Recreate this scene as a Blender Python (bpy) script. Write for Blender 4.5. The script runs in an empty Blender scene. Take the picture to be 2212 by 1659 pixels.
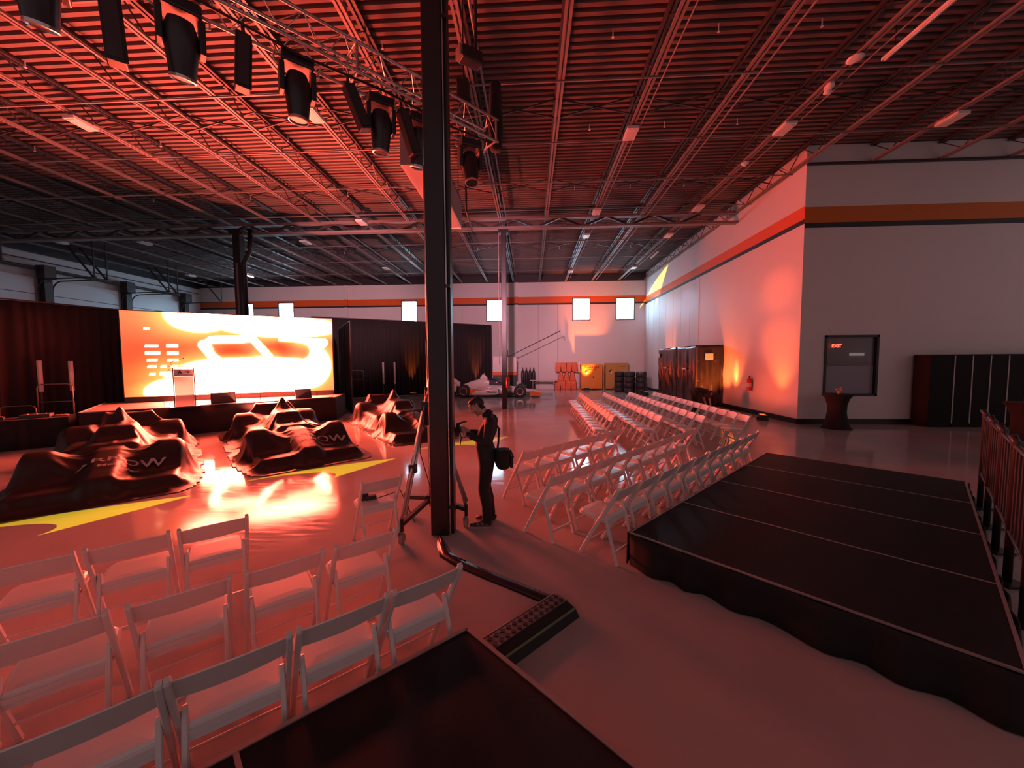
import bpy, bmesh, math, random
import numpy as np
from mathutils import Vector, Matrix, Euler

SC = bpy.context.scene
COL = SC.collection
PI = math.pi
random.seed(7)

# ------------------------------------------------------------------ camera
F_PX, YAW, PITCH, ROLL, CAM_H = 793.08, 0.0512887, 0.0585601, -0.0065238, 2.1
cam_d = bpy.data.cameras.new('camera')
cam_d.sensor_fit = 'HORIZONTAL'
cam_d.sensor_width = 36.0
cam_d.lens = F_PX / 2212.0 * 36.0
cam_d.clip_start, cam_d.clip_end = 0.05, 200
cam = bpy.data.objects.new('camera', cam_d)
COL.objects.link(cam)
fw = Vector((-math.sin(YAW) * math.cos(PITCH), math.cos(YAW) * math.cos(PITCH), -math.sin(PITCH)))
rt = Vector((math.cos(YAW), math.sin(YAW), 0))
up = rt.cross(fw)
r2 = math.cos(ROLL) * rt + math.sin(ROLL) * up
u2 = -math.sin(ROLL) * rt + math.cos(ROLL) * up
m = Matrix((r2, u2, -fw)).transposed().to_4x4()
m.translation = (0, 0, CAM_H)
cam.matrix_world = m
SC.camera = cam

# ------------------------------------------------------------------ world, exposure
w = bpy.data.worlds.new('world')
SC.world = w
w.use_nodes = True
w.node_tree.nodes['Background'].inputs[0].default_value = (1.0, 0.64, 0.66, 1)
w.node_tree.nodes['Background'].inputs[1].default_value = 0.18
SC.view_settings.view_transform = 'Standard'
SC.view_settings.look = 'None'
SC.view_settings.exposure = 0.75
SC.view_settings.gamma = 1.0
SC.view_settings.use_curve_mapping = False
SC.cycles.use_denoising = True
SC.cycles.max_bounces = 6
SC.cycles.diffuse_bounces = 4
SC.cycles.glossy_bounces = 3
SC.cycles.transmission_bounces = 4
SC.cycles.sample_clamp_indirect = 6.0
SC.cycles.caustics_reflective = False
SC.cycles.caustics_refractive = False


def aim(o, loc, target):
    o.location = loc
    d = Vector(target) - Vector(loc)
    o.rotation_euler = d.to_track_quat('-Z', 'Y').to_euler()


def spot(name, loc, target, color, power, size_deg, blend=0.3, radius=0.05):
    d = bpy.data.lights.new(name, 'SPOT')
    d.color = color
    d.energy = power
    d.spot_size = math.radians(size_deg)
    d.spot_blend = blend
    d.shadow_soft_size = radius
    o = bpy.data.objects.new(name, d)
    COL.objects.link(o)
    aim(o, loc, target)
    return o


# ------------------------------------------------------------------ materials
MATS = {}


def mat(name, col, rough=0.5, metal=0.0, noise=0.0, nscale=8.0, bump=0.0, bscale=40.0, coat=0.0, emit=None, estr=1.0, spec=0.5, alpha=1.0, trans=0.0):
    if name in MATS:
        return MATS[name]
    M = bpy.data.materials.new(name)
    M.use_nodes = True
    nt = M.node_tree
    b = nt.nodes['Principled BSDF']
    b.inputs['Base Color'].default_value = (*col, 1)
    b.inputs['Roughness'].default_value = rough
    b.inputs['Metallic'].default_value = metal
    b.inputs['Specular IOR Level'].default_value = spec
    b.inputs['Coat Weight'].default_value = coat
    b.inputs['Coat Roughness'].default_value = 0.08
    b.inputs['Transmission Weight'].default_value = trans
    b.inputs['Alpha'].default_value = alpha
    if emit:
        b.inputs['Emission Color'].default_value = (*emit, 1)
        b.inputs['Emission Strength'].default_value = estr
    if noise or bump:
        tc = nt.nodes.new('ShaderNodeTexCoord')
        if noise:
            n = nt.nodes.new('ShaderNodeTexNoise')
            n.inputs['Scale'].default_value = nscale
            n.inputs['Detail'].default_value = 4
            nt.links.new(tc.outputs['Object'], n.inputs['Vector'])
            mx = nt.nodes.new('ShaderNodeMix')
            mx.data_type = 'RGBA'
            mx.inputs[6].default_value = (*[c * (1 - noise) for c in col], 1)
            mx.inputs[7].default_value = (*[min(1, c * (1 + noise)) for c in col], 1)
            nt.links.new(n.outputs['Fac'], mx.inputs[0])
            nt.links.new(mx.outputs[2], b.inputs['Base Color'])
        if bump:
            n2 = nt.nodes.new('ShaderNodeTexNoise')
            n2.inputs['Scale'].default_value = bscale
            n2.inputs['Detail'].default_value = 3
            nt.links.new(tc.outputs['Object'], n2.inputs['Vector'])
            bp = nt.nodes.new('ShaderNodeBump')
            bp.inputs['Strength'].default_value = bump
            bp.inputs['Distance'].default_value = 0.02
            nt.links.new(n2.outputs['Fac'], bp.inputs['Height'])
            nt.links.new(bp.outputs['Normal'], b.inputs['Normal'])
    MATS[name] = M
    return M


def banded_wall(name, base, bands, rough=0.55):
    """Painted wall: flat colour bands by height (z of the object's own coordinates)."""
    M = mat(name, base, rough)
    nt = M.node_tree
    b = nt.nodes['Principled BSDF']
    tc = nt.nodes.new('ShaderNodeTexCoord')
    sx = nt.nodes.new('ShaderNodeSeparateXYZ')
    nt.links.new(tc.outputs['Object'], sx.inputs[0])
    n = nt.nodes.new('ShaderNodeTexNoise')
    n.inputs['Scale'].default_value = 1.3
    n.inputs['Detail'].default_value = 5
    nt.links.new(tc.outputs['Object'], n.inputs['Vector'])
    mx = nt.nodes.new('ShaderNodeMix')
    mx.data_type = 'RGBA'
    mx.inputs[6].default_value = (*[c * 0.93 for c in base], 1)
    mx.inputs[7].default_value = (*base, 1)
    nt.links.new(n.outputs['Fac'], mx.inputs[0])
    cur = mx.outputs[2]
    for z0, z1, c in bands:
        g = nt.nodes.new('ShaderNodeMath'); g.operation = 'GREATER_THAN'; g.inputs[1].default_value = z0
        l = nt.nodes.new('ShaderNodeMath'); l.operation = 'LESS_THAN'; l.inputs[1].default_value = z1
        p = nt.nodes.new('ShaderNodeMath'); p.operation = 'MULTIPLY'
        nt.links.new(sx.outputs[2], g.inputs[0]); nt.links.new(sx.outputs[2], l.inputs[0])
        nt.links.new(g.outputs[0], p.inputs[0]); nt.links.new(l.outputs[0], p.inputs[1])
        q = nt.nodes.new('ShaderNodeMix'); q.data_type = 'RGBA'
        q.inputs[7].default_value = (*c, 1)
        nt.links.new(p.outputs[0], q.inputs[0]); nt.links.new(cur, q.inputs[6])
        cur = q.outputs[2]
    nt.links.new(cur, b.inputs['Base Color'])
    return M


# ------------------------------------------------------------------ mesh helpers
class MB:
    def __init__(s):
        s.v = []; s.f = []; s.mi = []; s.cur = 0

    def add(s, vs, fs, M=None):
        o = len(s.v)
        for p in vs:
            s.v.append(tuple(M @ Vector(p)) if M is not None else tuple(p))
        for f in fs:
            s.f.append(tuple(i + o for i in f)); s.mi.append(s.cur)
        return s

    def box(s, c, d, M=None, rz=0.0):
        x, y, z = d[0] / 2, d[1] / 2, d[2] / 2
        vs = [(-x, -y, -z), (x, -y, -z), (x, y, -z), (-x, y, -z), (-x, -y, z), (x, -y, z), (x, y, z), (-x, y, z)]
        T = Matrix.Translation(c) @ Matrix.Rotation(rz, 4, 'Z')
        if M is not None:
            T = M @ T
        return s.add(vs, [(0, 3, 2, 1), (4, 5, 6, 7), (0, 1, 5, 4), (1, 2, 6, 5), (2, 3, 7, 6), (3, 0, 4, 7)], T)

    def bar(s, a, b, wd, ht, upv=(0, 0, 1)):
        a = Vector(a); b = Vector(b); d = b - a; L = d.length
        z = d.normalized(); u = Vector(upv)
        if abs(z.dot(u)) > 0.99:
            u = Vector((1, 0, 0))
        x = u.cross(z).normalized(); y = z.cross(x)
        T = Matrix((x, y, z)).transposed().to_4x4(); T.translation = (a + b) / 2
        return s.box((0, 0, 0), (wd, ht, L), T)

    def tube(s, pts, r, n=8, caps=True):
        pts = [Vector(p) for p in pts]
        rs = r if isinstance(r, (list, tuple)) else [r] * len(pts)
        rings = []; prev = None
        for i, p in enumerate(pts):
            d = (pts[min(i + 1, len(pts) - 1)] - pts[max(i - 1, 0)]).normalized()
            u = prev if prev is not None else (Vector((0, 0, 1)) if abs(d.z) < 0.9 else Vector((1, 0, 0)))
            x = (u - d * u.dot(d))
            if x.length < 1e-5:
                x = d.orthogonal()
            x.normalize(); prev = x; y = d.cross(x)
            rings.append([p + (x * math.cos(2 * PI * k / n) + y * math.sin(2 * PI * k / n)) * rs[i] for k in range(n)])
        vs = [q for rg in rings for q in rg]; fs = []
        for i in range(len(pts) - 1):
            for k in range(n):
                fs.append((i * n + k, i * n + (k + 1) % n, (i + 1) * n + (k + 1) % n, (i + 1) * n + k))
        if caps:
            fs.append(tuple(range(n))[::-1]); fs.append(tuple((len(pts) - 1) * n + k for k in range(n)))
        return s.add(vs, fs)

    def lathe(s, prof, n=16, M=None, a0=0.0, a1=2 * PI):
        """prof: list of (radius, z)."""
        full = abs(a1 - a0 - 2 * PI) < 1e-6
        m = n if full else n + 1
        vs = []; fs = []
        for r, z in prof:
            for k in range(m):
                a = a0 + (a1 - a0) * k / n
                vs.append((r * math.cos(a), r * math.sin(a), z))
        for i in range(len(prof) - 1):
            for k in range(n):
                k2 = (k + 1) % m
                fs.append((i * m + k, i * m + k2, (i + 1) * m + k2, (i + 1) * m + k))
        if full:
            if prof[0][0] > 1e-4: fs.append(tuple(range(m))[::-1])
            if prof[-1][0] > 1e-4: fs.append(tuple((len(prof) - 1) * m + k for k in range(m)))
        return s.add(vs, fs, M)

    def prism(s, poly, z0, z1, M=None):
        n = len(poly)
        vs = [(x, y, z0) for x, y in poly] + [(x, y, z1) for x, y in poly]
        fs = [tuple(range(n))[::-1], tuple(range(n, 2 * n))] + [(i, (i + 1) % n, n + (i + 1) % n, n + i) for i in range(n)]
        return s.add(vs, fs, M)

    def loft(s, secs, closed=True, caps=True):
        n = len(secs[0]); vs = [p for sec in secs for p in sec]; fs = []
        for i in range(len(secs) - 1):
            for k in range(n if closed else n - 1):
                fs.append((i * n + k, i * n + (k + 1) % n, (i + 1) * n + (k + 1) % n, (i + 1) * n + k))
        if caps and closed:
            fs.append(tuple(range(n))[::-1]); fs.append(tuple((len(secs) - 1) * n + k for k in range(n)))
        return s.add(vs, fs)

    def ball(s, c, r, n=10, sc=(1, 1, 1)):
        m = n // 2 + 1
        prof = [(max(1e-5, r * math.sin(PI * i / m)), -r * math.cos(PI * i / m)) for i in range(m + 1)]
        T = Matrix.Translation(c) @ Matrix.Diagonal((*sc, 1))
        return s.lathe(prof, n, T)

    def mesh(s, name, mats, smooth=False):
        me = bpy.data.meshes.new(name)
        me.from_pydata(s.v, [], s.f)
        for mm in (mats if isinstance(mats, (list, tuple)) else [mats]):
            me.materials.append(mm)
        if max(s.mi, default=0) > 0:
            me.polygons.foreach_set('material_index', s.mi)
        if smooth:
            me.polygons.foreach_set('use_smooth', [True] * len(s.f))
        me.update()
        return me

    def obj(s, name, mats, parent=None, smooth=False, bevel=0.0, autosmooth=None):
        o = bpy.data.objects.new(name, s.mesh(name, mats, smooth))
        COL.objects.link(o)
        o.parent = parent
        if bevel:
            bv = o.modifiers.new('bevel', 'BEVEL'); bv.width = bevel; bv.segments = 2; bv.limit_method = 'ANGLE'
        return o


def fix_normals(o):
    bm = bmesh.new(); bm.from_mesh(o.data)
    bmesh.ops.recalc_face_normals(bm, faces=bm.faces)
    bm.to_mesh(o.data); bm.free()


def smooth_by_angle(o, deg=40):
    me = o.data
    bm = bmesh.new(); bm.from_mesh(me)
    for e in bm.edges:
        e.smooth = len(e.link_faces) == 2 and e.calc_face_angle(PI) < math.radians(deg)
    for f in bm.faces:
        f.smooth = True
    bm.to_mesh(me); bm.free()
    return o


def thing(name, label, cat, loc=(0, 0, 0), rz=0.0, group=None):
    o = bpy.data.objects.new(name, None)
    o.empty_display_size = 0.1
    COL.objects.link(o)
    o.location = loc; o.rotation_euler = (0, 0, rz)
    return tag(o, label, cat, group)


def tag(o, label, cat, group=None, kind=None):
    o['label'] = label; o['category'] = cat
    if group: o['group'] = group
    if kind: o['kind'] = kind
    return o


def struct(o, label=None):
    o['kind'] = 'structure'
    if label: o['label'] = label
    return o


def copy_tree(o, parent=None):
    c = o.copy(); COL.objects.link(c); c.parent = parent
    for ch in list(o.children):
        copy_tree(ch, c)
    return c


def put(name, me, parent=None, loc=(0, 0, 0), rot=(0, 0, 0)):
    o = bpy.data.objects.new(name, me); COL.objects.link(o)
    o.parent = parent; o.location = loc; o.rotation_euler = rot
    return o


def text_mesh(s, size, bold=0.0, extrude=0.002, shear=0.0):
    c = bpy.data.curves.new('lettering', 'FONT')
    c.body = s; c.size = size; c.align_x = 'CENTER'; c.align_y = 'CENTER'
    c.extrude = extrude; c.offset = bold; c.shear = shear; c.resolution_u = 3
    o = bpy.data.objects.new('lettering', c); COL.objects.link(o)
    bpy.context.view_layer.update()
    me = bpy.data.meshes.new_from_object(o.evaluated_get(bpy.context.evaluated_depsgraph_get()))
    bpy.data.objects.remove(o); bpy.data.curves.remove(c)
    return me


ORD = ['first', 'second', 'third', 'fourth', 'fifth', 'sixth', 'seventh', 'eighth', 'ninth', 'tenth', 'eleventh', 'twelfth', 'thirteenth', 'fourteenth', 'fifteenth', 'sixteenth']
D45 = math.radians(44.5)
ROW = Vector((math.cos(D45), math.sin(D45), 0))      # along the stage front, the truss, the risers and chair rows
FWD = Vector((math.sin(D45), -math.cos(D45), 0))     # from the stage out to the audience

# materials
m_white = mat('white_resin', (0.72, 0.69, 0.66), 0.35)
m_pad = mat('white_vinyl_pad', (0.74, 0.71, 0.68), 0.28)
m_black = mat('black_metal', (0.012, 0.012, 0.013), 0.45)
m_blackfab = mat('black_fabric', (0.014, 0.012, 0.012), 0.9, noise=0.3, nscale=3)
m_dark = mat('dark_plastic', (0.02, 0.02, 0.022), 0.35)
m_steel = mat('steel', (0.55, 0.55, 0.56), 0.3, 0.9)
m_alu = mat('aluminium', (0.6, 0.58, 0.57), 0.32, 0.85)
m_ceil = mat('ceiling_paint', (0.15, 0.115, 0.11), 0.75, noise=0.12, nscale=1.5, spec=0.15)
m_joist = mat('joist_paint', (0.2, 0.165, 0.16), 0.5, noise=0.1, nscale=4)
m_darksteel = mat('dark_steel_paint', (0.045, 0.036, 0.038), 0.45)
m_column = mat('column_paint', (0.016, 0.012, 0.014), 0.4)
m_lampwhite = mat('lamp_housing_white', (0.75, 0.72, 0.7), 0.4)
m_lens = mat('lamp_lens', (0.62, 0.6, 0.58), 0.25)
m_orange = mat('orange_plastic', (0.75, 0.13, 0.03), 0.45)
m_yellow = mat('yellow_cabinet_paint', (0.8, 0.27, 0.03), 0.4)
m_red = mat('red_paint', (0.55, 0.02, 0.02), 0.3)
m_rubber = mat('rubber', (0.018, 0.017, 0.017), 0.7)
m_plastic = mat('black_sheet_plastic', (0.02, 0.016, 0.016), 0.22, bump=0.25, bscale=9)
# ================================================================== the hall
XR, YR, YB, XL = 8.82, 12.57, 29.06, -27.0
ZDECK, ZJB = 8.93, 8.35

# floor: polished grey epoxy with scuffs
m_floor = bpy.data.materials.new('polished_floor')
m_floor.use_nodes = True
nt = m_floor.node_tree
b = nt.nodes['Principled BSDF']
tc = nt.nodes.new('ShaderNodeTexCoord')
n1 = nt.nodes.new('ShaderNodeTexNoise'); n1.inputs['Scale'].default_value = 0.7; n1.inputs['Detail'].default_value = 8
mp = nt.nodes.new('ShaderNodeMapping'); mp.inputs['Rotation'].default_value = (0, 0, 0.7); mp.inputs['Scale'].default_value = (1.2, 9.0, 1)
n2 = nt.nodes.new('ShaderNodeTexNoise'); n2.inputs['Scale'].default_value = 1.6; n2.inputs['Detail'].default_value = 9; n2.inputs['Roughness'].default_value = 0.68
nt.links.new(tc.outputs['Object'], n1.inputs['Vector']); nt.links.new(tc.outputs['Object'], mp.inputs['Vector']); nt.links.new(mp.outputs[0], n2.inputs['Vector'])
cr = nt.nodes.new('ShaderNodeValToRGB')
cr.color_ramp.elements[0].position = 0.3; cr.color_ramp.elements[0].color = (0.36, 0.325, 0.315, 1)
cr.color_ramp.elements[1].position = 0.75; cr.color_ramp.elements[1].color = (0.47, 0.435, 0.42, 1)
nt.links.new(n1.outputs['Fac'], cr.inputs[0]); nt.links.new(cr.outputs[0], b.inputs['Base Color'])
rr = nt.nodes.new('ShaderNodeValToRGB')
rr.color_ramp.elements[0].position = 0.35; rr.color_ramp.elements[0].color = (0.035, 0.035, 0.035, 1)
rr.color_ramp.elements[1].position = 0.72; rr.color_ramp.elements[1].color = (0.16, 0.16, 0.16, 1)
nt.links.new(n2.outputs['Fac'], rr.inputs[0]); nt.links.new(rr.outputs[0], b.inputs['Roughness'])
bp = nt.nodes.new('ShaderNodeBump'); bp.inputs['Strength'].default_value = 0.03; bp.inputs['Distance'].default_value = 0.01
nt.links.new(n2.outputs['Fac'], bp.inputs['Height']); nt.links.new(bp.outputs[0], b.inputs['Normal'])
b.inputs['Specular IOR Level'].default_value = 0.1
struct(MB().box((-5, 12, -0.1), (46, 36, 0.2)).obj('floor', m_floor), 'polished grey epoxy floor of the whole hall')

C_WALL = (0.74, 0.71, 0.70); C_OR = (0.72, 0.12, 0.015); C_BK = (0.022, 0.022, 0.03)
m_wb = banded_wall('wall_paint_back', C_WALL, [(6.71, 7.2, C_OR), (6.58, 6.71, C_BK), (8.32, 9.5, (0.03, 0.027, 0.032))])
m_wr = banded_wall('wall_paint_side', C_WALL, [(6.65, 7.06, C_OR), (6.50, 6.65, C_BK)])
m_wf = banded_wall('wall_paint_front', (0.74, 0.69, 0.67), [(6.52, 7.02, (0.62, 0.15, 0.015)), (6.36, 6.52, C_BK)])

# back wall with six window openings
WIN = [(-23.76, -22.48), (-20.44, -19.1), (-10.3, -8.99), (-3.49, -2.15), (3.23, 4.63), (6.57, 8.03)]
Z0, Z1 = 5.32, 7.06
wb = MB()
wb.box(((XL + XR) / 2, YB + 0.15, Z0 / 2), (XR - XL, 0.3, Z0))
wb.box(((XL + XR) / 2, YB + 0.15, (Z1 + ZDECK) / 2), (XR - XL, 0.3, ZDECK - Z1))
xs = [XL] + [q for p in WIN for q in p] + [XR]
for i in range(0, len(xs), 2):
    wb.box(((xs[i] + xs[i + 1]) / 2, YB + 0.15, (Z0 + Z1) / 2), (xs[i + 1] - xs[i], 0.3, Z1 - Z0))
wall_back = struct(wb.obj('wall_back', m_wb), 'far white wall with orange and black stripes and high windows')
for xx, ww in ((-14.72, 0.26), (-1.12, 0.28)):
    struct(MB().box((xx, YB - 0.09, 4.15), (ww, 0.18, 8.3)).obj('pilaster', m_wb, wall_back))
for k, xx in enumerate((-26.0, -24.9, -6.8, -5.4, 0.6, 2.1)):
    MB().box((xx, YB - 0.012, 3.3), (0.03, 0.024, 6.55)).obj('conduit', mat('wall_conduit', (0.4, 0.37, 0.36), 0.5), wall_back)
m_pane = mat('daylit_pane', (0.8, 0.85, 0.9), 0.1, emit=(0.45, 0.78, 1.0), estr=11.0)
m_wframe = mat('window_frame_dark', (0.05, 0.055, 0.07), 0.4)
for i, (a, c) in enumerate(WIN):
    fr = MB(); t = 0.07
    fr.box(((a + c) / 2, YB + 0.06, Z0 + t / 2), (c - a, 0.12, t)).box(((a + c) / 2, YB + 0.06, Z1 - t / 2), (c - a, 0.12, t))
    fr.box((a + t / 2, YB + 0.06, (Z0 + Z1) / 2), (t, 0.12, Z1 - Z0)).box((c - t / 2, YB + 0.06, (Z0 + Z1) / 2), (t, 0.12, Z1 - Z0))
    wo = struct(fr.obj('window_%d' % (i + 1), m_wframe), 'bright square high window in the far wall, %s from the screen side corner' % ORD[i])
    MB().box(((a + c) / 2, YB + 0.1, (Z0 + Z1) / 2), (c - a - 2 * t, 0.02, Z1 - Z0 - 2 * t)).obj('pane', m_pane, wo)

# right side wall
wall_right = struct(MB().box((XR + 0.15, (YR + 0.002 + YB) / 2, ZDECK / 2), (0.3, YB - YR - 0.002, ZDECK)).obj('wall_right', m_wr), 'long white side wall with orange and black stripe')
ys = [19.9, 21.0, 22.2, 23.4, 24.6, 25.8, 27.0, 28.1, 29.04]
for i in range(8):
    MB().box((XR - 0.011, (ys[i] + ys[i + 1]) / 2, 3.24), (0.022, ys[i + 1] - ys[i] - 0.035, 6.46)).obj('wall_panel', m_wr, wall_right)
# front return wall with the interior window
WX0, WX1, WZ0, WZ1 = 9.6, 11.29, 0.93, 2.92
wf = MB(); XE = 18.0
wf.box(((XR + 0.003 + WX0) / 2, YR + 0.12, ZDECK / 2), (WX0 - XR - 0.003, 0.24, ZDECK)).box(((WX1 + XE) / 2, YR + 0.12, ZDECK / 2), (XE - WX1, 0.24, ZDECK))
wf.box(((WX0 + WX1) / 2, YR + 0.12, WZ0 / 2), (WX1 - WX0, 0.24, WZ0)).box(((WX0 + WX1) / 2, YR + 0.12, (WZ1 + ZDECK) / 2), (WX1 - WX0, 0.24, ZDECK - WZ1))
struct(wf.obj('wall_front', m_wf), 'dim grey wall facing the camera, orange and black stripe')
fr = MB(); t = 0.07
fr.box(((WX0 + WX1) / 2, YR + 0.05, WZ0 + t / 2), (WX1 - WX0, 0.16, t)).box(((WX0 + WX1) / 2, YR + 0.05, WZ1 - t / 2), (WX1 - WX0, 0.16, t))
fr.box((WX0 + t / 2, YR + 0.05, (WZ0 + WZ1) / 2), (t, 0.16, WZ1 - WZ0)).box((WX1 - t / 2, YR + 0.05, (WZ0 + WZ1) / 2), (t, 0.16, WZ1 - WZ0))
w7 = struct(fr.obj('window_7', m_black), 'black framed interior window with frosted lower half')
MB().box(((WX0 + WX1) / 2, YR + 0.08, (1.93 + WZ1) / 2 - 0.03), (WX1 - WX0 - 0.14, 0.012, WZ1 - 1.93 - 0.07)).obj('clear_pane', mat('clear_glass', (0.5, 0.5, 0.5), 0.03, alpha=0.18), w7)
MB().box(((WX0 + WX1) / 2, YR + 0.08, (1.93 + WZ0) / 2 + 0.03), (WX1 - WX0 - 0.14, 0.012, 1.93 - WZ0 - 0.07)).obj('frosted_pane', mat('frosted_glass', (0.30, 0.29, 0.33), 0.35, alpha=0.93), w7)
rm = MB()
rm.box((13.0, 17.0, 2), (7.6, 0.1, 4)).box((9.25, 14.9, 2), (0.1, 4.2, 4)).box((13.0, 14.9, 4.0), (7.6, 4.3, 0.1))
struct(rm.obj('wall_office', mat('office_wall', (0.3, 0.28, 0.28), 0.7)), 'dim office room seen through the interior window')
# exit sign inside the office
ex = thing('exit_sign', 'glowing red exit sign seen through the interior window', 'sign', (13.39, 16.9, 2.73))
MB().box((0, 0, 0), (0.36, 0.06, 0.2)).obj('housing', mat('sign_housing', (0.12, 0.02, 0.02), 0.5), ex)
tm = text_mesh('EXIT', 0.2, 0.006, 0.004); tm.materials.append(mat('exit_letters', (1, 0.05, 0.02), 0.5, emit=(1, 0.04, 0.02), estr=6))
put('lettering', tm, ex, (0, -0.036, 0), (PI / 2, 0, 0))
cb = thing('office_cupboard', 'dim cupboard seen through the interior window', 'cupboard', (13.7, 16.5, 0))
MB().box((0, 0, 1.0), (2.6, 0.5, 2.0)).obj('body', mat('cupboard_grey', (0.14, 0.12, 0.12), 0.6), cb)
for k in range(4):
    MB().box((-0.97 + 0.65 * k, -0.262, 1.0), (0.62, 0.024, 1.9)).obj('door', mat('cupboard_door', (0.2, 0.18, 0.19), 0.5), cb)
tag(MB().box((14.3, 16.92, 2.36), (0.6, 0.05, 0.12)).obj('wall_whiteboard', mat('whiteboard_glow', (0.75, 0.75, 0.72), 0.3, emit=(0.8, 0.8, 0.75), estr=0.12), bevel=0.01), 'pale faintly glowing strip panel seen through the interior window', 'panel')  # faint glow put into the board's own material

# base boards
m_bb = mat('black_base', (0.012, 0.010, 0.012), 0.4)
struct(MB().box((XR - 0.012, (YR + YB) / 2, 0.085), (0.024, YB - YR, 0.17)).obj('baseboard_right', m_bb), 'black base strip of the side wall')
struct(MB().box(((XR + XE) / 2, YR - 0.012, 0.085), (XE - XR, 0.024, 0.17)).obj('baseboard_front', m_bb), 'black base strip of the wall facing the camera')

# left wall with dock doors, tracks and braces
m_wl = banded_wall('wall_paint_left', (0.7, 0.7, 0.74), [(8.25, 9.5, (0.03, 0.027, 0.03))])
struct(MB().box((XL - 0.15, 14.0, ZDECK / 2), (0.3, 30.4, ZDECK)).obj('wall_left', m_wl), 'grey white wall with overhead doors behind the left drape')
for i, yc in enumerate((17.2, 21.3, 25.4)):
    d = struct(MB().box((XL + 0.06, yc, 3.45), (0.1, 3.3, 6.9)).obj('door_%d' % (i + 1), mat('dock_door_white', (0.72, 0.74, 0.8), 0.35)), 'white overhead dock door, %s from the near end' % ORD[i])
    MB().box((XL + 0.118, yc, 1.8), (0.01, 2.6, 0.6)).obj('door_fill', mat('door_fill_pane', (0.8, 0.85, 0.9), 0.1, emit=(0.78, 0.92, 1.0), estr=1.5), d)  # unseen glowing pane behind the drape, added to brighten the left wall
    for z in (1.2, 2.4, 3.6, 4.8, 6.0):
        MB().box((XL + 0.115, yc, z), (0.02, 3.3, 0.03)).obj('panel_joint', m_darksteel, d)
    for s in (-1, 1):
        pts = [(XL + 0.2, yc + s * 1.75, 0.05), (XL + 0.2, yc + s * 1.75, 6.2)] + [(XL + 0.2 + 0.6 - 0.6 * math.cos(a), yc + s * 1.75, 6.2 + 0.6 * math.sin(a)) for a in np.linspace(0.2, PI / 2, 6)] + [(XL + 3.6, yc + s * 1.75, 6.85)]
        MB().tube(pts, 0.035, 6).obj('track', m_darksteel, d)
        MB().bar((XL + 3.5, yc + s * 1.75, 6.85), (XL + 3.5, yc + s * 1.75, 8.9), 0.05, 0.05).obj('hanger', m_darksteel, d)
        MB().bar((XL + 3.4, yc + s * 1.75, 6.9), (XL + 2.0, yc + s * 1.75, 8.6), 0.07, 0.07).obj('hanger_brace', m_darksteel, d)
    MB().tube([(XL + 0.35, yc - 1.95, 7.35), (XL + 0.35, yc + 1.95, 7.35)], 0.09, 10).obj('spring_shaft', m_darksteel, d)
    MB().box((XL + 0.45, yc + 1.95, 7.2), (0.5, 0.5, 0.7)).obj('operator_box', m_darksteel, d)
    MB().box((XL + 0.2, yc + 2.05, 3.6), (0.4, 0.34, 7.2)).obj('door_post', m_darksteel, d)
for z in (7.75, 8.15):
    struct(MB().tube([(XL + 0.4, 6, z), (XL + 0.4, 28.5, z)], 0.03, 6).obj('pipe', m_darksteel), 'thin dark pipe along the wall above the dock doors')

# ------------------------------------------------------------------ ceiling: ribbed deck, joists, girder, bridging
P = 0.19; y = 1.2; pr = []
while y < YB:
    pr += [(y, ZDECK), (y + 0.09, ZDECK), (y + 0.105, ZDECK + 0.085), (y + 0.175, ZDECK + 0.085)]
    y += P
cm = MB(); X0, X1 = XL - 0.2, XE
vs = [(X0, a, z) for a, z in pr] + [(X1, a, z) for a, z in pr]; n = len(pr)
cm.add(vs, [(i, i + 1, n + i + 1, n + i) for i in range(n - 1)])
cm.box(((X0 + X1) / 2, 14, ZDECK + 0.16), (X1 - X0, 33, 0.04))
ceiling = struct(cm.obj('ceiling', m_ceil), 'dark ribbed metal roof deck on open web joists')


def joist_meshes(L, nm, z0=0.0, dep=0.52):
    a = MB()
    for s in (-1, 1):
        a.box((s * 0.045, L / 2, 0.025), (0.055, L, 0.05))
    bc = a.mesh(nm + '_bottom', m_joist)
    a = MB()
    for s in (-1, 1):
        a.box((s * 0.05, L / 2, dep), (0.06, L, 0.06))
    tc_ = a.mesh(nm + '_top', m_darksteel)
    a = MB(); n = int(round(L / 1.2)); st = L / n
    for k in range(n):
        y0 = k * st
        a.bar((0, y0, dep), (0, y0 + st / 2, 0.03), 0.022, 0.022).bar((0, y0 + st / 2, 0.03), (0, y0 + st, dep), 0.022, 0.022)
    return bc, tc_, a.mesh(nm + '_web', m_darksteel)


JN = joist_meshes(12.2, 'near'); JF = joist_meshes(12.3, 'far'); JS = joist_meshes(8.3, 'short')
YG = 16.5
for k in range(-13, 8):
    x = 0.70 + 2.02 * k
    runs = [(4.1, JN), (YG + 0.15, JF)] if x < XR + 0.02 else [(4.25, JS)]
    if abs(x - XR) < 0.2:
        x = XR - 0.12
    for yy, J in runs:
        j = put('roof_joist', J[0], ceiling, (x, yy, ZJB))
        put('top_chord', J[1], j); put('web', J[2], j)
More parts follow.
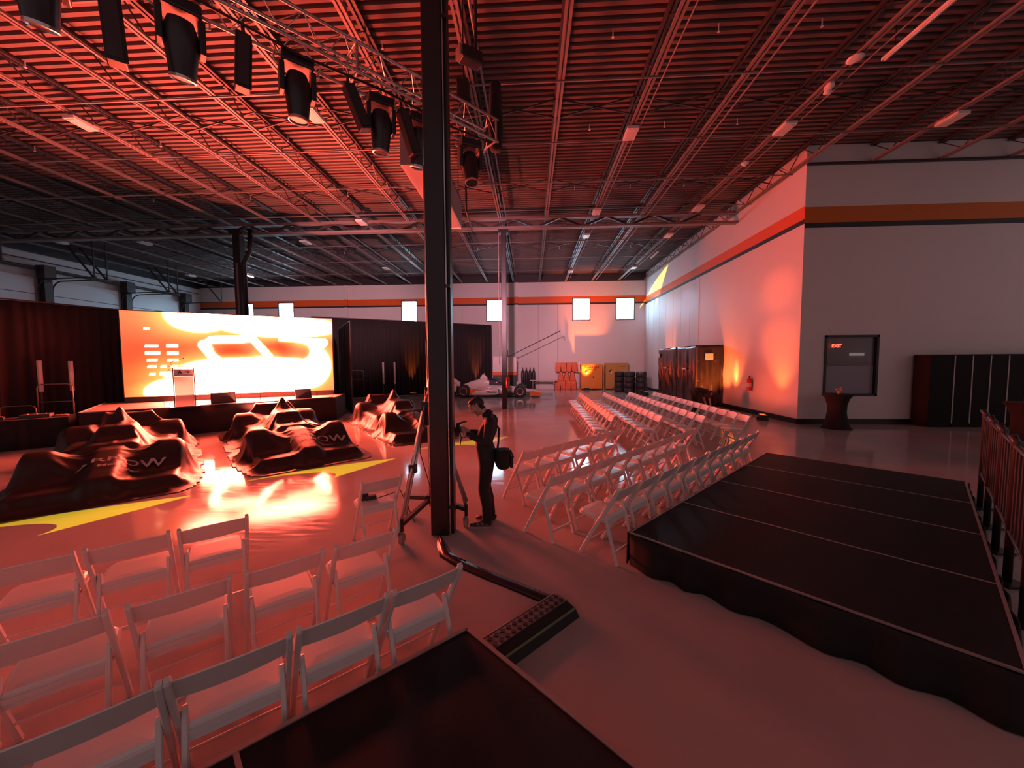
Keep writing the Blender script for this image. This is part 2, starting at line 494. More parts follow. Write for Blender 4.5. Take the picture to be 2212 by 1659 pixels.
# joist girder on the columns
gd = MB()
for s in (-1, 1):
    gd.box((-9.1, YG + s * 0.07, 7.99), (35.8, 0.11, 0.09))
g = gd.obj('girder', m_joist, ceiling)
gt = MB()
for s in (-1, 1):
    gt.box((-9.1, YG + s * 0.07, 8.4), (35.8, 0.11, 0.1))
gt.obj('top_chord', m_joist, g)
x = XL
while x < XR - 1.8:
    MB().bar((x, YG, 8.4), (x + 1.0, YG, 8.0), 0.09, 0.09, (0, 1, 0)).obj('diagonal', m_darksteel, g)
    MB().bar((x + 1.0, YG, 8.0), (x + 2.02, YG, 8.4), 0.09, 0.09, (0, 1, 0)).obj('diagonal', m_darksteel, g)
    x += 2.02
# bridging rods and cross bracing
for yy in (6.3, 8.6, 10.9, 13.2, 15.5, 19.5, 22.5, 25.5):
    xe = XR if yy > YR else XE
    MB().box(((XL + xe) / 2, yy, ZJB - 0.012), (xe - XL, 0.03, 0.025)).obj('bridging_angle', m_joist, ceiling)
for yy in (9.9, 14.0, 21.0):
    for k in range(-13, 7 if yy < YR else 4):
        xa = 0.70 + 2.02 * k; xb = xa + 2.02
        MB().bar((xa, yy, ZJB + 0.03), (xb, yy, ZJB + 0.5), 0.03, 0.03).bar((xa, yy, ZJB + 0.5), (xb, yy, ZJB + 0.03), 0.03, 0.03).obj('cross_brace', m_darksteel, ceiling)
# sprinkler and conduit runs under the deck
for nm, x, ya, yb, z, r in (('conduit', 4.95, 5, 28.6, 8.3, 0.02), ('conduit', 2.9, 5, 27.8, 8.3, 0.016), ('conduit', 6.98, 5, 28.2, 8.3, 0.016), ('sprinkler_pipe', -1.1, 5, 28, 8.7, 0.03), ('sprinkler_pipe', -9.2, 5, 28, 8.7, 0.03)):
    o = MB().tube([(x, ya, z), (x, yb, z)], r, 6).obj(nm, m_joist, ceiling)
for x in (-15.3, -11.2, -7.2, -3.1, 1.7, 3.8, 5.8):
    for yy in (8.0, 11.0, 14.6, 18.6, 22.0):
        MB().tube([(x, yy, 8.88), (x, yy, 8.72)], 0.012, 6).lathe([(0.03, 0), (0.03, 0.006)], 8, Matrix.Translation((x, yy, 8.715))).obj('sprinkler_head', m_lampwhite, ceiling)
# ledger beam along the front wall
MB().box(((XR + XE) / 2, YR - 0.04, 8.33), (XE - XR, 0.08, 0.07)).obj('ledger', m_darksteel, ceiling)

# ------------------------------------------------------------------ columns
def column(name, x, y, wx, wy, top, label, extra=None):
    c = thing(name, label, 'column', (x, y, 0))
    c['kind'] = 'structure'
    hh = MB()
    hh.box((0, 0, top / 2), (wx, wy, top))
    hh.obj('shaft', m_column, c, bevel=0.012)
    MB().box((0, 0, top - 0.1), (wx + 0.22, wy + 0.12, 0.2)).obj('cap_plate', m_column, c)
    return c


c1 = column('column', -1.11, 4.41, 0.22, 0.22, 8.9, 'thick near dark steel column in the middle of the picture')
MB().box((0.137, 0.02, 4.4), (0.05, 0.12, 8.8)).obj('cable_cover', m_column, c1)
MB().tube([(0.122, -0.085, 0.02), (0.122, -0.085, 8.8)], 0.009, 6).obj('conduit', m_steel, c1)
for z in (0.35, 3.0, 6.0):
    MB().box((0.14, -0.07, z), (0.06, 0.05, 0.04)).obj('pipe_strap', m_dark, c1)
c2 = column('column', -1.19, 16.62, 0.22, 0.22, 8.0, 'thin dark column in front of the uncovered race car')
MB().tube([(-0.22, -0.05, 2.0), (-0.22, -0.05, 8.0)], 0.02, 6).obj('conduit', m_joist, c2)
c3 = column('column', -13.35, 16.5, 0.34, 0.3, 8.2, 'dark column with a bent drain pipe behind the screen')
MB().tube([(0.3, -0.1, 0.05), (0.3, -0.1, 6.7), (0.62, -0.1, 7.25), (0.66, -0.1, 8.2)], 0.1, 10).obj('drain_pipe', m_column, c3, True)
MB().box((0.0, -0.152, 3.4), (0.1, 0.012, 6.6)).obj('face_strip', m_joist, c3)
# ================================================================== stage, LED screen, drapes
S0, S1 = Vector((-11.7, 8.87, 0)), Vector((-7.25, 13.25, 0))
S2, S3 = Vector((-7.75, 14.9, 0)), Vector((-13.95, 11.3, 0))
ZS = 0.86
stage = thing('stage', 'black skirted stage platform below the big glowing screen', 'stage', (0, 0, 0))
Ta = S0 + (S1 - S0) * 0.26; Tb = S3 + (S2 - S3) * 0.2
Tc = S0 + (S1 - S0) * 0.985; Td = S3 + (S2 - S3) * 0.985
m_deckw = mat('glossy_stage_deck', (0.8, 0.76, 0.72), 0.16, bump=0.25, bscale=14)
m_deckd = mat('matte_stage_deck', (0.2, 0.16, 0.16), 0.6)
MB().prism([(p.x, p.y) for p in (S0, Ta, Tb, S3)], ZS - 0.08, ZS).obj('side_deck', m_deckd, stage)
N = 4
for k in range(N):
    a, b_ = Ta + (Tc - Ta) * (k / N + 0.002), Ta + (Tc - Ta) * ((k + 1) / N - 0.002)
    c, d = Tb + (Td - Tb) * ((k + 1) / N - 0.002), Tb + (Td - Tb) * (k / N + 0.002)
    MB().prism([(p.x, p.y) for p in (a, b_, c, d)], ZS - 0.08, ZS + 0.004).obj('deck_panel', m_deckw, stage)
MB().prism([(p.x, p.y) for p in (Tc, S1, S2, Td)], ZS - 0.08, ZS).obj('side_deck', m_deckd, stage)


def drape(pts, z0, z1, amp=0.05, per=0.22, nz=6, seed=0, flare=1.0):
    """Hanging pleated cloth following a floor polyline."""
    rnd = random.Random(seed); out = []; path = []
    for i in range(len(pts) - 1):
        a, b_ = Vector(pts[i]), Vector(pts[i + 1]); L = (b_ - a).length; n = max(2, int(L / (per / 6)))
        nrm = Vector((-(b_ - a).y, (b_ - a).x, 0)).normalized()
        for k in range(n + (1 if i == len(pts) - 2 else 0)):
            path.append((a + (b_ - a) * (k / n), nrm, i * 100 + L * k / n))
    ph = [rnd.uniform(-1, 1) for _ in range(400)]
    secs = []
    for j in range(nz + 1):
        t = j / nz; z = z1 + (z0 - z1) * t; row = []
        for p, nrm, s in path:
            q = s / per; i0 = int(q) % 399; fr = q - int(q)
            loc = ph[i0] * (1 - fr) + ph[i0 + 1] * fr
            o = amp * (0.35 + 0.65 * t * flare) * (math.sin(2 * PI * q + 1.7 * loc) + 0.5 * loc)
            row.append((p.x + nrm.x * o, p.y + nrm.y * o, z))
        secs.append(row)
    mb = MB(); mb.loft(secs, closed=False, caps=False)
    return mb


def solid(o, t=0.012):
    sm = o.modifiers.new('thickness', 'SOLIDIFY'); sm.thickness = t
    return o


m_skirt = mat('black_skirt', (0.03, 0.022, 0.021), 0.85)
for nm, a, b_ in (('skirt', S0, S1), ('skirt', S3, S0), ('skirt', S1, S2)):
    solid(drape([(a.x, a.y, 0), (b_.x, b_.y, 0)], 0.01, ZS - 0.01, 0.006, 0.3, 3, 3).obj(nm, m_skirt, stage, True))
MB().bar(Ta + Vector((0, 0, ZS + 0.012)), S0 + Vector((0, 0, ZS + 0.012)), 0.03, 0.02).obj('edge_trim', m_alu, stage)
MB().bar(Tc + Vector((0, 0, ZS + 0.012)), Ta + Vector((0, 0, ZS + 0.012)), 0.025, 0.015).obj('edge_trim', m_alu, stage)
MB().bar(S0 + Vector((0, 0, ZS + 0.012)), S3 + Vector((0, 0, ZS + 0.012)), 0.03, 0.02).obj('edge_trim', m_alu, stage)

# LED wall: an emissive picture on a panel grid
SL, SR = Vector((-13.227, 11.29, 0)), Vector((-7.916, 14.345, 0))
SZ0, SZ1 = 1.05, 3.86
sd = (SR - SL); SWID = sd.length; sd.normalize(); sn = Vector((sd.y, -sd.x, 0))
led = thing('led_screen', 'huge glowing orange and white screen standing on the stage', 'screen', tuple((SL + SR) / 2), math.atan2(sd.y, sd.x))
NU, NV = 168, 78
uu, vv = np.meshgrid(np.linspace(0, 1, NU + 1), np.linspace(0, 1, NV + 1))
AS = SWID / (SZ1 - SZ0)


def seg(ax, ay, bx, by, wd, soft):
    """soft brush stroke from a to b in picture coordinates, u 0..1, v 0..1 (v up)"""
    px, py = uu * AS, vv; ax *= AS; bx *= AS
    dx, dy = bx - ax, by - ay
    t = np.clip(((px - ax) * dx + (py - ay) * dy) / (dx * dx + dy * dy + 1e-9), 0, 1)
    d = np.hypot(px - ax - t * dx, py - ay - t * dy)
    return 1 / (1 + np.exp((d - wd) / soft))


def blob(cx, cy, rx, ry, soft=0.35):
    d = np.hypot((uu - cx) / rx, (vv - cy) / ry)
    return 1 / (1 + np.exp((d - 1) / soft))


hot = np.zeros_like(uu)
for s in (blob(0.33, 0.99, 0.14, 0.2, .5), blob(0.72, 0.88, 0.30, 0.14, .4), blob(0.55, 0.2, 0.36, 0.26, .3), blob(0.24, 0.05, 0.15, 0.16, .4), blob(0.85, 0.35, 0.13, 0.30, .3), blob(0.94, 0.97, 0.1, 0.1, .6) * 0.5,
          seg(.38, .68, .55, .70, .045, .014), seg(.38, .68, .345, .62, .04, .014), seg(.345, .62, .41, .38, .055, .015), seg(.41, .36, .62, .40, .05, .02),
          seg(.565, .73, .66, .45, .04, .012), seg(.66, .44, .86, .43, .03, .012), seg(.95, .67, .86, .43, .05, .012), seg(.72, .70, .93, .69, .03, .02)):
    hot = np.maximum(hot, s)
red = np.maximum(np.maximum(blob(0.05, 0.3, 0.16, 0.42, .35), blob(0.22, 0.45, 0.1, 0.22, .4)), np.maximum(blob(0.47, 0.52, 0.075, 0.11, .25), blob(0.70, 0.58, 0.07, 0.11, .3)))
red = np.maximum(red, blob(0.2, 0.62, 0.2, 0.12, .5) * 0.8)
red = np.maximum(red, np.maximum(blob(0.97, 0.3, 0.035, 0.3, .5), blob(0.45, 0.87, 0.12, 0.06, .4)) * 0.75)
for a in ((.41, .55, .54, .56), (.72, .60, .84, .55), (.74, .52, .83, .50)):
    hot = hot * (1 - 0.75 * seg(*a, .065, .02))
# rows of small white sponsor strips
strip = np.zeros_like(uu)
def st(u, v, wd, h=0.016):
    global strip
    strip = np.maximum(strip, ((abs(uu - u) < wd) & (abs(vv - v) < h)).astype(float))
for u, v, wd in ((.12, .595, .026), (.205, .60, .025), (.122, .51, .027), (.205, .51, .026), (.12, .43, .02), (.205, .43, .026), (.117, .35, .016), (.163, .35, .014), (.21, .35, .014), (.117, .265, .013), (.163, .268, .017), (.213, .268, .014), (.105, .80, .012), (.92, .53, .02), (.925, .46, .018), (.92, .38, .02), (.925, .31, .012)):
    st(u, v, wd)
warm = np.array((1.1, 0.17, 0.07)); deep = np.array((0.62, 0.035, 0.012)); hotc = np.array((132., 12.5, 7.0)); midc = np.array((6.0, 0.62, 0.13))
lo = warm[None, None] * (1 - red[..., None]) + deep[None, None] * red[..., None]
ha = np.clip(hot / 0.55, 0, 1)[..., None] ** 1.6; hb = np.clip((hot - 0.42) / 0.42, 0, 1)[..., None]
img = (lo * (1 - ha) + midc[None, None] * ha) * (1 - hb) + hotc[None, None] * hb
img = img * (1 - strip[..., None]) + np.array((8., 3.2, 1.6))[None, None] * strip[..., None]
me = bpy.data.meshes.new('picture')
P3 = np.stack([(uu - .5) * SWID, np.full_like(uu, -0.045), SZ0 + vv * (SZ1 - SZ0)], -1).reshape(-1, 3)
idx = (np.arange(NV)[:, None] * (NU + 1) + np.arange(NU)[None]).reshape(-1)
me.from_pydata(P3.tolist(), [], [(int(i), int(i + 1), int(i + NU + 2), int(i + NU + 1)) for i in idx])
at = me.color_attributes.new('picture', 'FLOAT_COLOR', 'POINT')
at.data.foreach_set('color', np.concatenate([img.reshape(-1, 3), np.ones((img.shape[0] * img.shape[1], 1))], 1).astype(np.float32).ravel())
m_pic = bpy.data.materials.new('led_picture'); m_pic.use_nodes = True
nt = m_pic.node_tree; nt.nodes.clear()
ou = nt.nodes.new('ShaderNodeOutputMaterial'); em = nt.nodes.new('ShaderNodeEmission'); an = nt.nodes.new('ShaderNodeAttribute'); an.attribute_name = 'picture'
em.inputs['Strength'].default_value = 1.0
nt.links.new(an.outputs['Color'], em.inputs['Color']); nt.links.new(em.outputs[0], ou.inputs[0])
me.materials.append(m_pic)
put('picture', me, led)
MB().box((0, 0.02, (SZ0 + SZ1) / 2), (SWID + 0.06, 0.12, SZ1 - SZ0 + 0.05)).obj('cabinet_frame', m_dark, led)
for k in range(10):
    MB().box((-SWID / 2 + SWID * (k + .5) / 10, 0.0, (ZS + SZ0) / 2 + 0.005), (SWID / 10 - 0.01, 0.16, SZ0 - ZS - 0.012)).obj('base_block', m_dark, led)
for k in range(5):
    MB().bar((-SWID / 2 + 0.4 + 1.3 * k, 0.15, ZS + 0.02), (-SWID / 2 + 0.4 + 1.3 * k, 0.15, SZ1), 0.06, 0.06).obj('rear_support', m_black, led)

# backdrop drapes
m_drape = mat('black_drape', (0.014, 0.01, 0.011), 0.85)
def drape_thing(name, label, pts, z1, seed, amp=0.06):
    d = thing(name, label, 'drape', (0, 0, 0))
    solid(drape(pts, 0.015, z1, amp, 0.24, 5, seed).obj('cloth', m_drape, d, True))
    MB().tube([(*pts[0][:2], z1 + 0.02), (*pts[-1][:2], z1 + 0.02)], 0.022, 6).obj('top_pipe', m_darksteel, d)
    for p in (pts[0], pts[-1]):
        MB().tube([(p[0], p[1], 0.0), (p[0], p[1], z1 + 0.03)], 0.02, 6).obj('upright', m_darksteel, d)
        MB().box((p[0], p[1], 0.01), (0.4, 0.4, 0.02)).obj('foot_plate', m_dark, d)
    return d
drape_thing('backdrop_drape', 'black drape hanging at the screen edge over the dock doors side', [(-15.9, 8.0, 0), (-15.35, 9.9, 0), (-14.45, 12.3, 0)], 4.02, 1)
drape_thing('backdrop_drape', 'long black drape between the screen and the near column', [(-12.6, 20.7, 0), (-5.9, 24.9, 0)], 4.8, 2)
drape_thing('backdrop_drape', 'end section of black drape behind the uncovered race car', [(-5.75, 25.0, 0), (-2.85, 26.8, 0)], 4.8, 4)
# gap closer behind the screen
drape_thing('backdrop_drape', 'black drape closing the gap beside the screen edge', [(-7.6, 15.2, 0), (-9.9, 18.6, 0)], 3.86, 5)

# lectern
LP = Vector((-9.93, 10.02, 0)) - FWD * 0.25
lec = thing('lectern', 'slim acrylic lectern with a logo panel on the stage edge', 'lectern', (LP.x, LP.y, ZS + 0.006), D45); lec.scale = (1.05, 1.05, 1.1)
m_acr = mat('frosted_acrylic', (0.8, 0.72, 0.66), 0.2, alpha=0.85)
MB().box((0, 0, 0.012), (0.62, 0.45, 0.024)).obj('base', m_dark, lec)
MB().box((0, -0.12, 0.42), (0.40, 0.02, 0.80)).obj('front_panel', m_acr, lec)
MB().box((0, -0.125, 0.92), (0.40, 0.03, 0.17)).obj('logo_panel', mat('logo_panel', (0.7, 0.6, 0.57), 0.3), lec)
for s in (-1, 1):
    MB().box((s * 0.215, -0.1, 0.53), (0.025, 0.06, 1.02)).obj('side_post', m_dark, lec)
MB().box((0, 0.02, 1.07), (0.62, 0.42, 0.014)).obj('top', m_acr, lec)
MB().box((0, 0.02, 0.97), (0.66, 0.3, 0.012)).obj('shelf', m_acr, lec)
MB().box((0, -0.14, 0.83), (0.43, 0.012, 0.014)).obj('trim_line', m_dark, lec)
tm = text_mesh('A', 0.13, 0.003, 0.002); tm.materials.append(m_dark)
put('lettering', tm, lec, (-0.075, -0.144, 0.92), (PI / 2, 0, 0))
MB().prism([(0, 0.01), (0.12, 0.03), (0.075, -0.02), (0.062, 0.005)], -0.002, 0.002, Matrix.Translation((0.02, -0.144, 0.915)) @ Matrix.Rotation(PI / 2, 4, 'X')).obj('arrow_mark', m_dark, lec)
MB().tube([(-0.22, 0.05, 1.07), (-0.26, 0.03, 1.16), (-0.18, 0.0, 1.23), (0.0, -0.05, 1.28)], 0.007, 6).ball((0.015, -0.055, 1.285), 0.018, 8).obj('microphone', m_black, lec)
MB().tube([(-0.22, 0.05, 1.05), (-0.3, 0.0, 1.0), (-0.24, -0.08, 0.93)], 0.006, 6).obj('cable', m_black, lec)

# two confidence monitors on the front edge
def monitor(px, py, wd, ht, label):
    mo = thing('stage_monitor', label, 'monitor', (px, py, ZS + 0.03), D45, 'monitors on the stage edge')
    T = Matrix.Rotation(-0.35, 4, 'X')
    MB().box((0, -0.02, ht / 2), (wd, 0.06, ht), T).obj('housing', m_dark, mo, bevel=0.008)
    MB().box((0, -0.052, ht / 2), (wd - 0.05, 0.004, ht - 0.05), T).obj('back_cover', mat('monitor_back', (0.06, 0.05, 0.05), 0.5), mo)
    for s in (-1, 1):
        MB().bar((s * wd * 0.35, 0.2, 0.01), (s * wd * 0.35, 0.1, ht * 0.85), 0.03, 0.03).obj('stand_leg', m_dark, mo)
    MB().box((0, 0.05, 0.008), (wd, 0.34, 0.016)).obj('base_plate', m_alu, mo)
q = (-9.5, 10.85); monitor(q[0], q[1], 0.62, 0.34, 'low dark monitor tilted up beside the lectern')
q = (-7.95, 12.42); monitor(q[0], q[1], 0.5, 0.33, 'low dark monitor at the far end of the stage edge')

m_rl = mat('handrail_steel', (0.2, 0.17, 0.17), 0.35, 0.6)
# stair handrails at both ends of the stage
def handrail(loc, rz, label, h=0.95):
    o = thing('handrail', label, 'railing', loc, rz, 'stage stair handrails')
    MB().tube([(0, 0, 0)] + [(0, 0, h - 0.1), (0.03, 0, h - 0.03), (0.1, 0, h), (0.6, 0, h), (0.67, 0, h - 0.03), (0.7, 0, h - 0.1), (0.7, 0, h - 0.45), (0.66, 0, h - 0.52), (0.0, 0, h - 0.52)], 0.016, 8).obj('rail', m_rl, o, True)
    MB().tube([(0.7, 0, 0.0), (0.7, 0, h - 0.5)], 0.016, 8).obj('post', m_rl, o)
    return o
handrail((-14.3, 9.9, 0.45), 0.6, 'curved stair handrail at the drape side of the stage', 1.1)
handrail((-14.9, 9.5, 0.0), 0.5, 'low curved stair handrail in front of the side steps')
handrail((-10.2, 20.3, 0.5), 0.35, 'curved handrail behind the far end of the stage', 1.2)
# steps at the dark end
stp = thing('stage_steps', 'small dark step unit leading up to the stage', 'steps', (-13.6, 9.3, 0), D45)
for k in range(3):
    MB().box((-0.3 - 0.32 * k, 0.2, 0.62 - 0.2 * k), (0.32, 1.2, 0.05)).obj('tread', mat('step_carpet', (0.22, 0.1, 0.09), 0.8), stp)
for s in (-0.38, 0.78):
    MB().prism([(-1.1, 0), (-0.14, 0), (-0.14, 0.6), (-0.46, 0.6), (-0.46, 0.4), (-0.78, 0.4), (-0.78, 0.2), (-1.1, 0.2)], s - 0.02, s + 0.02, Matrix.Rotation(PI / 2, 4, 'X') @ Matrix.Scale(-1, 4, (0, 0, 1))).obj('side_frame', m_black, stp)

# white tube lights on dark stands
def tube_stand(x, y, zb, L, label):
    o = thing('tube_light_stand', label, 'light stand', (x, y, 0), 0, 'white tube lights on stands')
    MB().tube([(0, 0, zb), (0, 0, zb + L)], 0.055, 10).obj('tube', mat('white_tube', (0.8, 0.78, 0.76), 0.35), o, True)
    MB().tube([(0, 0, 0.02), (0, 0, zb)], 0.03, 8).obj('pole', m_dark, o)
    MB().box((0, 0, 0.015), (0.35, 0.35, 0.03)).obj('base', m_dark, o)
tube_stand(-14.88, 10.4, 1.3, 0.95, 'white tube on a dark stand, nearer the drape corner')
tube_stand(-14.4, 10.8, 1.3, 0.93, 'white tube on a dark stand, nearer the glowing screen')
tube_stand(-8.55, 20.9, 0.9, 1.25, 'white tube on a stand right of the screen, nearer the screen')
tube_stand(-7.9, 20.95, 0.9, 1.25, 'white tube on a stand right of the screen, nearer the column')
# equipment table in the dark corner
et = thing('equipment_table', 'black covered equipment table in the dark corner by the drape', 'table', (-13.1, 8.6, 0), 0.75)
solid(drape([(-0.95, -0.4, 0), (0.95, -0.4, 0), (0.95, 0.4, 0), (-0.95, 0.4, 0), (-0.95, -0.4, 0)], 0.01, 0.73, 0.015, 0.25, 3, 9).obj('cloth', m_blackfab, et, True))
MB().box((0, 0, 0.735), (1.92, 0.82, 0.03)).obj('top', m_blackfab, et)
for nm, lb, x, y_, d in (('audio_mixer', 'small dark mixer on the equipment table', 0.35, 0.05, (0.5, 0.4, 0.09)), ('laptop_case', 'flat pale case at the end of the equipment table', 0.75, 0.1, (0.25, 0.2, 0.03)), ('cable_box', 'little box near the middle of the equipment table', -0.2, -0.1, (0.14, 0.12, 0.08))):
    v = Matrix.Rotation(0.75, 4, 'Z') @ Vector((x, y_, 0))
    o = thing(nm, lb, 'equipment', (-13.1 + v.x, 8.6 + v.y, 0.75), 0.75)
    MB().box((0, 0, d[2] / 2), d).obj('body', mat(nm + '_paint', (0.3, 0.24, 0.23) if 'case' in nm else (0.06, 0.05, 0.05), 0.4), o, bevel=0.006)
    for k in range(3):
        MB().lathe([(0.012, 0), (0.012, 0.015)], 8, Matrix.Translation((-d[0] * .3 + d[0] * .3 * k, 0, d[2]))).obj('knob', m_alu, o)
sp = thing('bar_stool', 'small bar stool with a pale box top in the dark corner', 'stool', (-15.3, 9.0, 0))
MB().tube([(0, 0, 0.02), (0, 0, 1.0)], 0.03, 8).obj('pole', m_dark, sp); MB().lathe([(0.2, 0), (0.2, 0.02)], 14).obj('base', m_dark, sp)
MB().box((0, 0, 1.1), (0.2, 0.18, 0.2)).obj('head_box', mat('pale_box', (0.6, 0.5, 0.46), 0.5), sp, bevel=0.01)
# ================================================================== covered race cars
def car_height(x, t):
    """Top surface of the hidden car: x forward from the front axle, t across."""
    h = np.zeros_like(x); at = np.abs(t)

    def up(mask, z):
        np.copyto(h, np.maximum(h, np.where(mask, z, 0)))
    up((x > 0.62) & (x < 1.1) & (at < 0.95), 0.2)
    up((x > -0.5) & (x < 1.12) & (at < 0.17), 0.58 - 0.24 * np.clip(x, 0, 1.12))
    for ax, r, t0 in ((0.0, 0.335, 0.62), (-3.05, 0.355, 0.55)):
        d = np.clip(r * r - (x - ax) ** 2, 0, None)
        up((np.abs(x - ax) < r) & (at > t0) & (at < 0.98), r + np.sqrt(d))
    up((x > -2.9) & (x < -0.4) & (at < 0.34), 0.62)
    up((x > -2.9) & (x < -1.35) & (at < 0.8), 0.42)
    up((x < -1.15) & (x > -1.85) & (at < 0.26), 0.86)
    up((x < -1.95) & (x > -2.15) & (at < 0.05), 1.2)
    up((x < -2.1) & (x > -3.2) & (at < 0.1), 0.9 + 0.3 * (x + 2.1))
    up((x < -3.5) & (x > -3.85) & (at < 0.45) & (at > 0.36), 0.95)
    up((x < -3.5) & (x > -3.85) & (at < 0.45), 0.9)
    return h


def drape_cover(sp=0.05, slack=1.065, seed=3):
    """Cloth pulled taut over the car (obstacle membrane), then let sag with a little slack so that folds form."""
    xs = np.arange(-4.45, 1.62, sp); ts = np.arange(-1.3, 1.301, sp)
    X, T = np.meshgrid(xs, ts, indexing='ij')
    O = car_height(X, T)
    # plan outline of the cloth on the floor, slightly ragged
    ang = np.arctan2(T, X + 1.4)
    rag = 0.05 * np.sin(7 * ang + 1.0) + 0.04 * np.sin(13 * ang)
    dx = np.abs(X + 1.36) / (2.84 + rag); dt_ = np.abs(T) / (1.2 + rag)
    out = (dx ** 9 + dt_ ** 9) > 1
    h = np.where(out, 0, np.maximum(O, 0.25))
    for it in range(1400):
        c = np.gradient(h, sp)
        w_ = (0.03 + c[0] ** 2 + c[1] ** 2) ** 0.55       # favours straight tension lines
        wn = np.pad(w_, 1, mode='edge'); hn = np.pad(h, 1, mode='edge')
        num = den = 0
        for sl in ((slice(0, -2), slice(1, -1)), (slice(2, None), slice(1, -1)), (slice(1, -1), slice(0, -2)), (slice(1, -1), slice(2, None))):
            k = wn[sl] + w_
            num = num + k * hn[sl]; den = den + k
        h = np.maximum(num / den, O); h = np.where(out, 0, h)
    p = np.stack([X, T, h + 0.01], -1)
    rnd = np.random.RandomState(seed)
    S = []
    def con(A, B, st, mul):
        d = np.linalg.norm(p[A] - p[B], axis=-1, keepdims=True)
        n = d.shape
        S.append((A, B, d * mul, st))
    nx, ny = X.shape
    def sl(a, o, n):
        return slice(a, n - 1 if True else None, 2), slice(a + 1, n, 2)
    for a in (0, 1):
        A, B = np.arange(a, nx - 1, 2), np.arange(a, nx - 1, 2) + 1
        con((slice(a, a + 2 * len(A), 2), slice(None)), (slice(a + 1, a + 1 + 2 * len(A) - 1, 2), slice(None)), 1.0, slack)
        A = np.arange(a, ny - 1, 2)
        con((slice(None), slice(a, a + 2 * len(A), 2)), (slice(None), slice(a + 1, a + 1 + 2 * len(A) - 1, 2)), 1.0, slack)
        A = np.arange(a, nx - 1, 2); q1, q2 = slice(a, a + 2 * len(A), 2), slice(a + 1, a + 1 + 2 * len(A) - 1, 2)
        con((q1, slice(0, -1)), (q2, slice(1, None)), 0.3, slack); con((q1, slice(1, None)), (q2, slice(0, -1)), 0.3, slack)
    pin = (h < 0.012) | (h <= O + 0.004)
    p0 = p.copy(); v = np.zeros_like(p); dt = 0.02
    p[..., 2] += np.where(pin, 0, rnd.normal(0, 0.006, X.shape)); p[..., :2] += np.where(pin[..., None], 0, rnd.normal(0, 0.004, (nx, ny, 2)))
    for it in range(110):
        v[..., 2] -= 9.8 * dt; v *= 0.94
        q = p + v * dt
        for _ in range(14):
            for A, B, rest, st in S:
                a = q[A]; b_ = q[B]; d = b_ - a
                ln = np.sqrt((d * d).sum(-1, keepdims=True)) + 1e-9
                c = d * ((ln - rest) / ln * 0.5 * st)
                a += c; b_ -= c
            q[pin] = p0[pin]
            i = np.clip(((q[..., 0] - xs[0]) / sp + .5).astype(int), 0, nx - 1); j = np.clip(((q[..., 1] - ts[0]) / sp + .5).astype(int), 0, ny - 1)
            q[..., 2] = np.maximum(q[..., 2], O[i, j] + 0.008)
        v = np.clip((q - p) / dt, -3, 3); p = q
    for _ in range(1):
        m_ = p.copy(); m_[1:-1, 1:-1] = (p[:-2, 1:-1] + p[2:, 1:-1] + p[1:-1, :-2] + p[1:-1, 2:]) / 8 + p[1:-1, 1:-1] / 2; p = m_
    keep = (dx ** 9 + dt_ ** 9) < 1.5
    return p, keep


m_cover = mat('satin_car_cover', (0.03, 0.02, 0.019), 0.42, spec=0.4)
m_coverlet = mat('cover_lettering', (0.5, 0.46, 0.47), 0.6)
CG, CKEEP = drape_cover()


def cover_mesh(flip):
    g = CG.copy(); kp = CKEEP
    if flip:
        g[..., 1] *= -1; g = g[:, ::-1]; kp = kp[:, ::-1]
    nx, ny = g.shape[:2]
    me = bpy.data.meshes.new('cover_cloth')
    me.from_pydata(g.reshape(-1, 3).tolist(), [], [(i * ny + j, (i + 1) * ny + j, (i + 1) * ny + j + 1, i * ny + j + 1) for i in range(nx - 1) for j in range(ny - 1) if kp[i:i + 2, j:j + 2].any()])
    me.materials.append(m_cover)
    me.polygons.foreach_set('use_smooth', [True] * len(me.polygons)); me.update()
    return me, g


def covered_car(x, y, ang, flip, label, letter):
    o = thing('covered_race_car', label, 'covered car', (x, y, 0), ang - PI / 2, 'race cars under black covers')
    me, g = cover_mesh(flip)
    c = put('cover', me, o)
    sb = c.modifiers.new('smooth', 'SUBSURF'); sb.levels = 1; sb.render_levels = 1
    solid(c, 0.006)
    # lettering laid on the front face of the cloth
    nx, ny = g.shape[:2]
    def on_cloth(u, vv_):
        # u across, vv_ forward from the front axle
        j = (ny - 1) / 2 + u / 0.05
        i = (vv_ + 4.45) / 0.05
        i0, j0 = int(np.clip(i, 0, nx - 2)), int(np.clip(j, 0, ny - 2)); fi, fj = i - i0, j - j0
        P00, P10, P01, P11 = g[i0, j0], g[i0 + 1, j0], g[i0, j0 + 1], g[i0 + 1, j0 + 1]
        p = P00 * (1 - fi) * (1 - fj) + P10 * fi * (1 - fj) + P01 * (1 - fi) * fj + P11 * fi * fj
        n = np.cross(P10 - P00, P01 - P00); n = n / (np.linalg.norm(n) + 1e-9)
        if n[2] < 0: n = -n
        return p + n * 0.04
    for txt, size, cu, cv in letter:
        tm = text_mesh(txt, size, 0.004, 0.0)
        bm = bmesh.new(); bm.from_mesh(tm)
        bmesh.ops.triangulate(bm, faces=bm.faces)
        bmesh.ops.subdivide_edges(bm, edges=[e for e in bm.edges if e.calc_length() > 0.06], cuts=2)
        for v in bm.verts:
            v.co = Vector(on_cloth(cu + v.co.x, cv - v.co.y * 0.72))
        bm.to_mesh(tm); bm.free(); tm.materials.clear(); tm.materials.append(m_coverlet)
        put('lettering', tm, c)
    return o


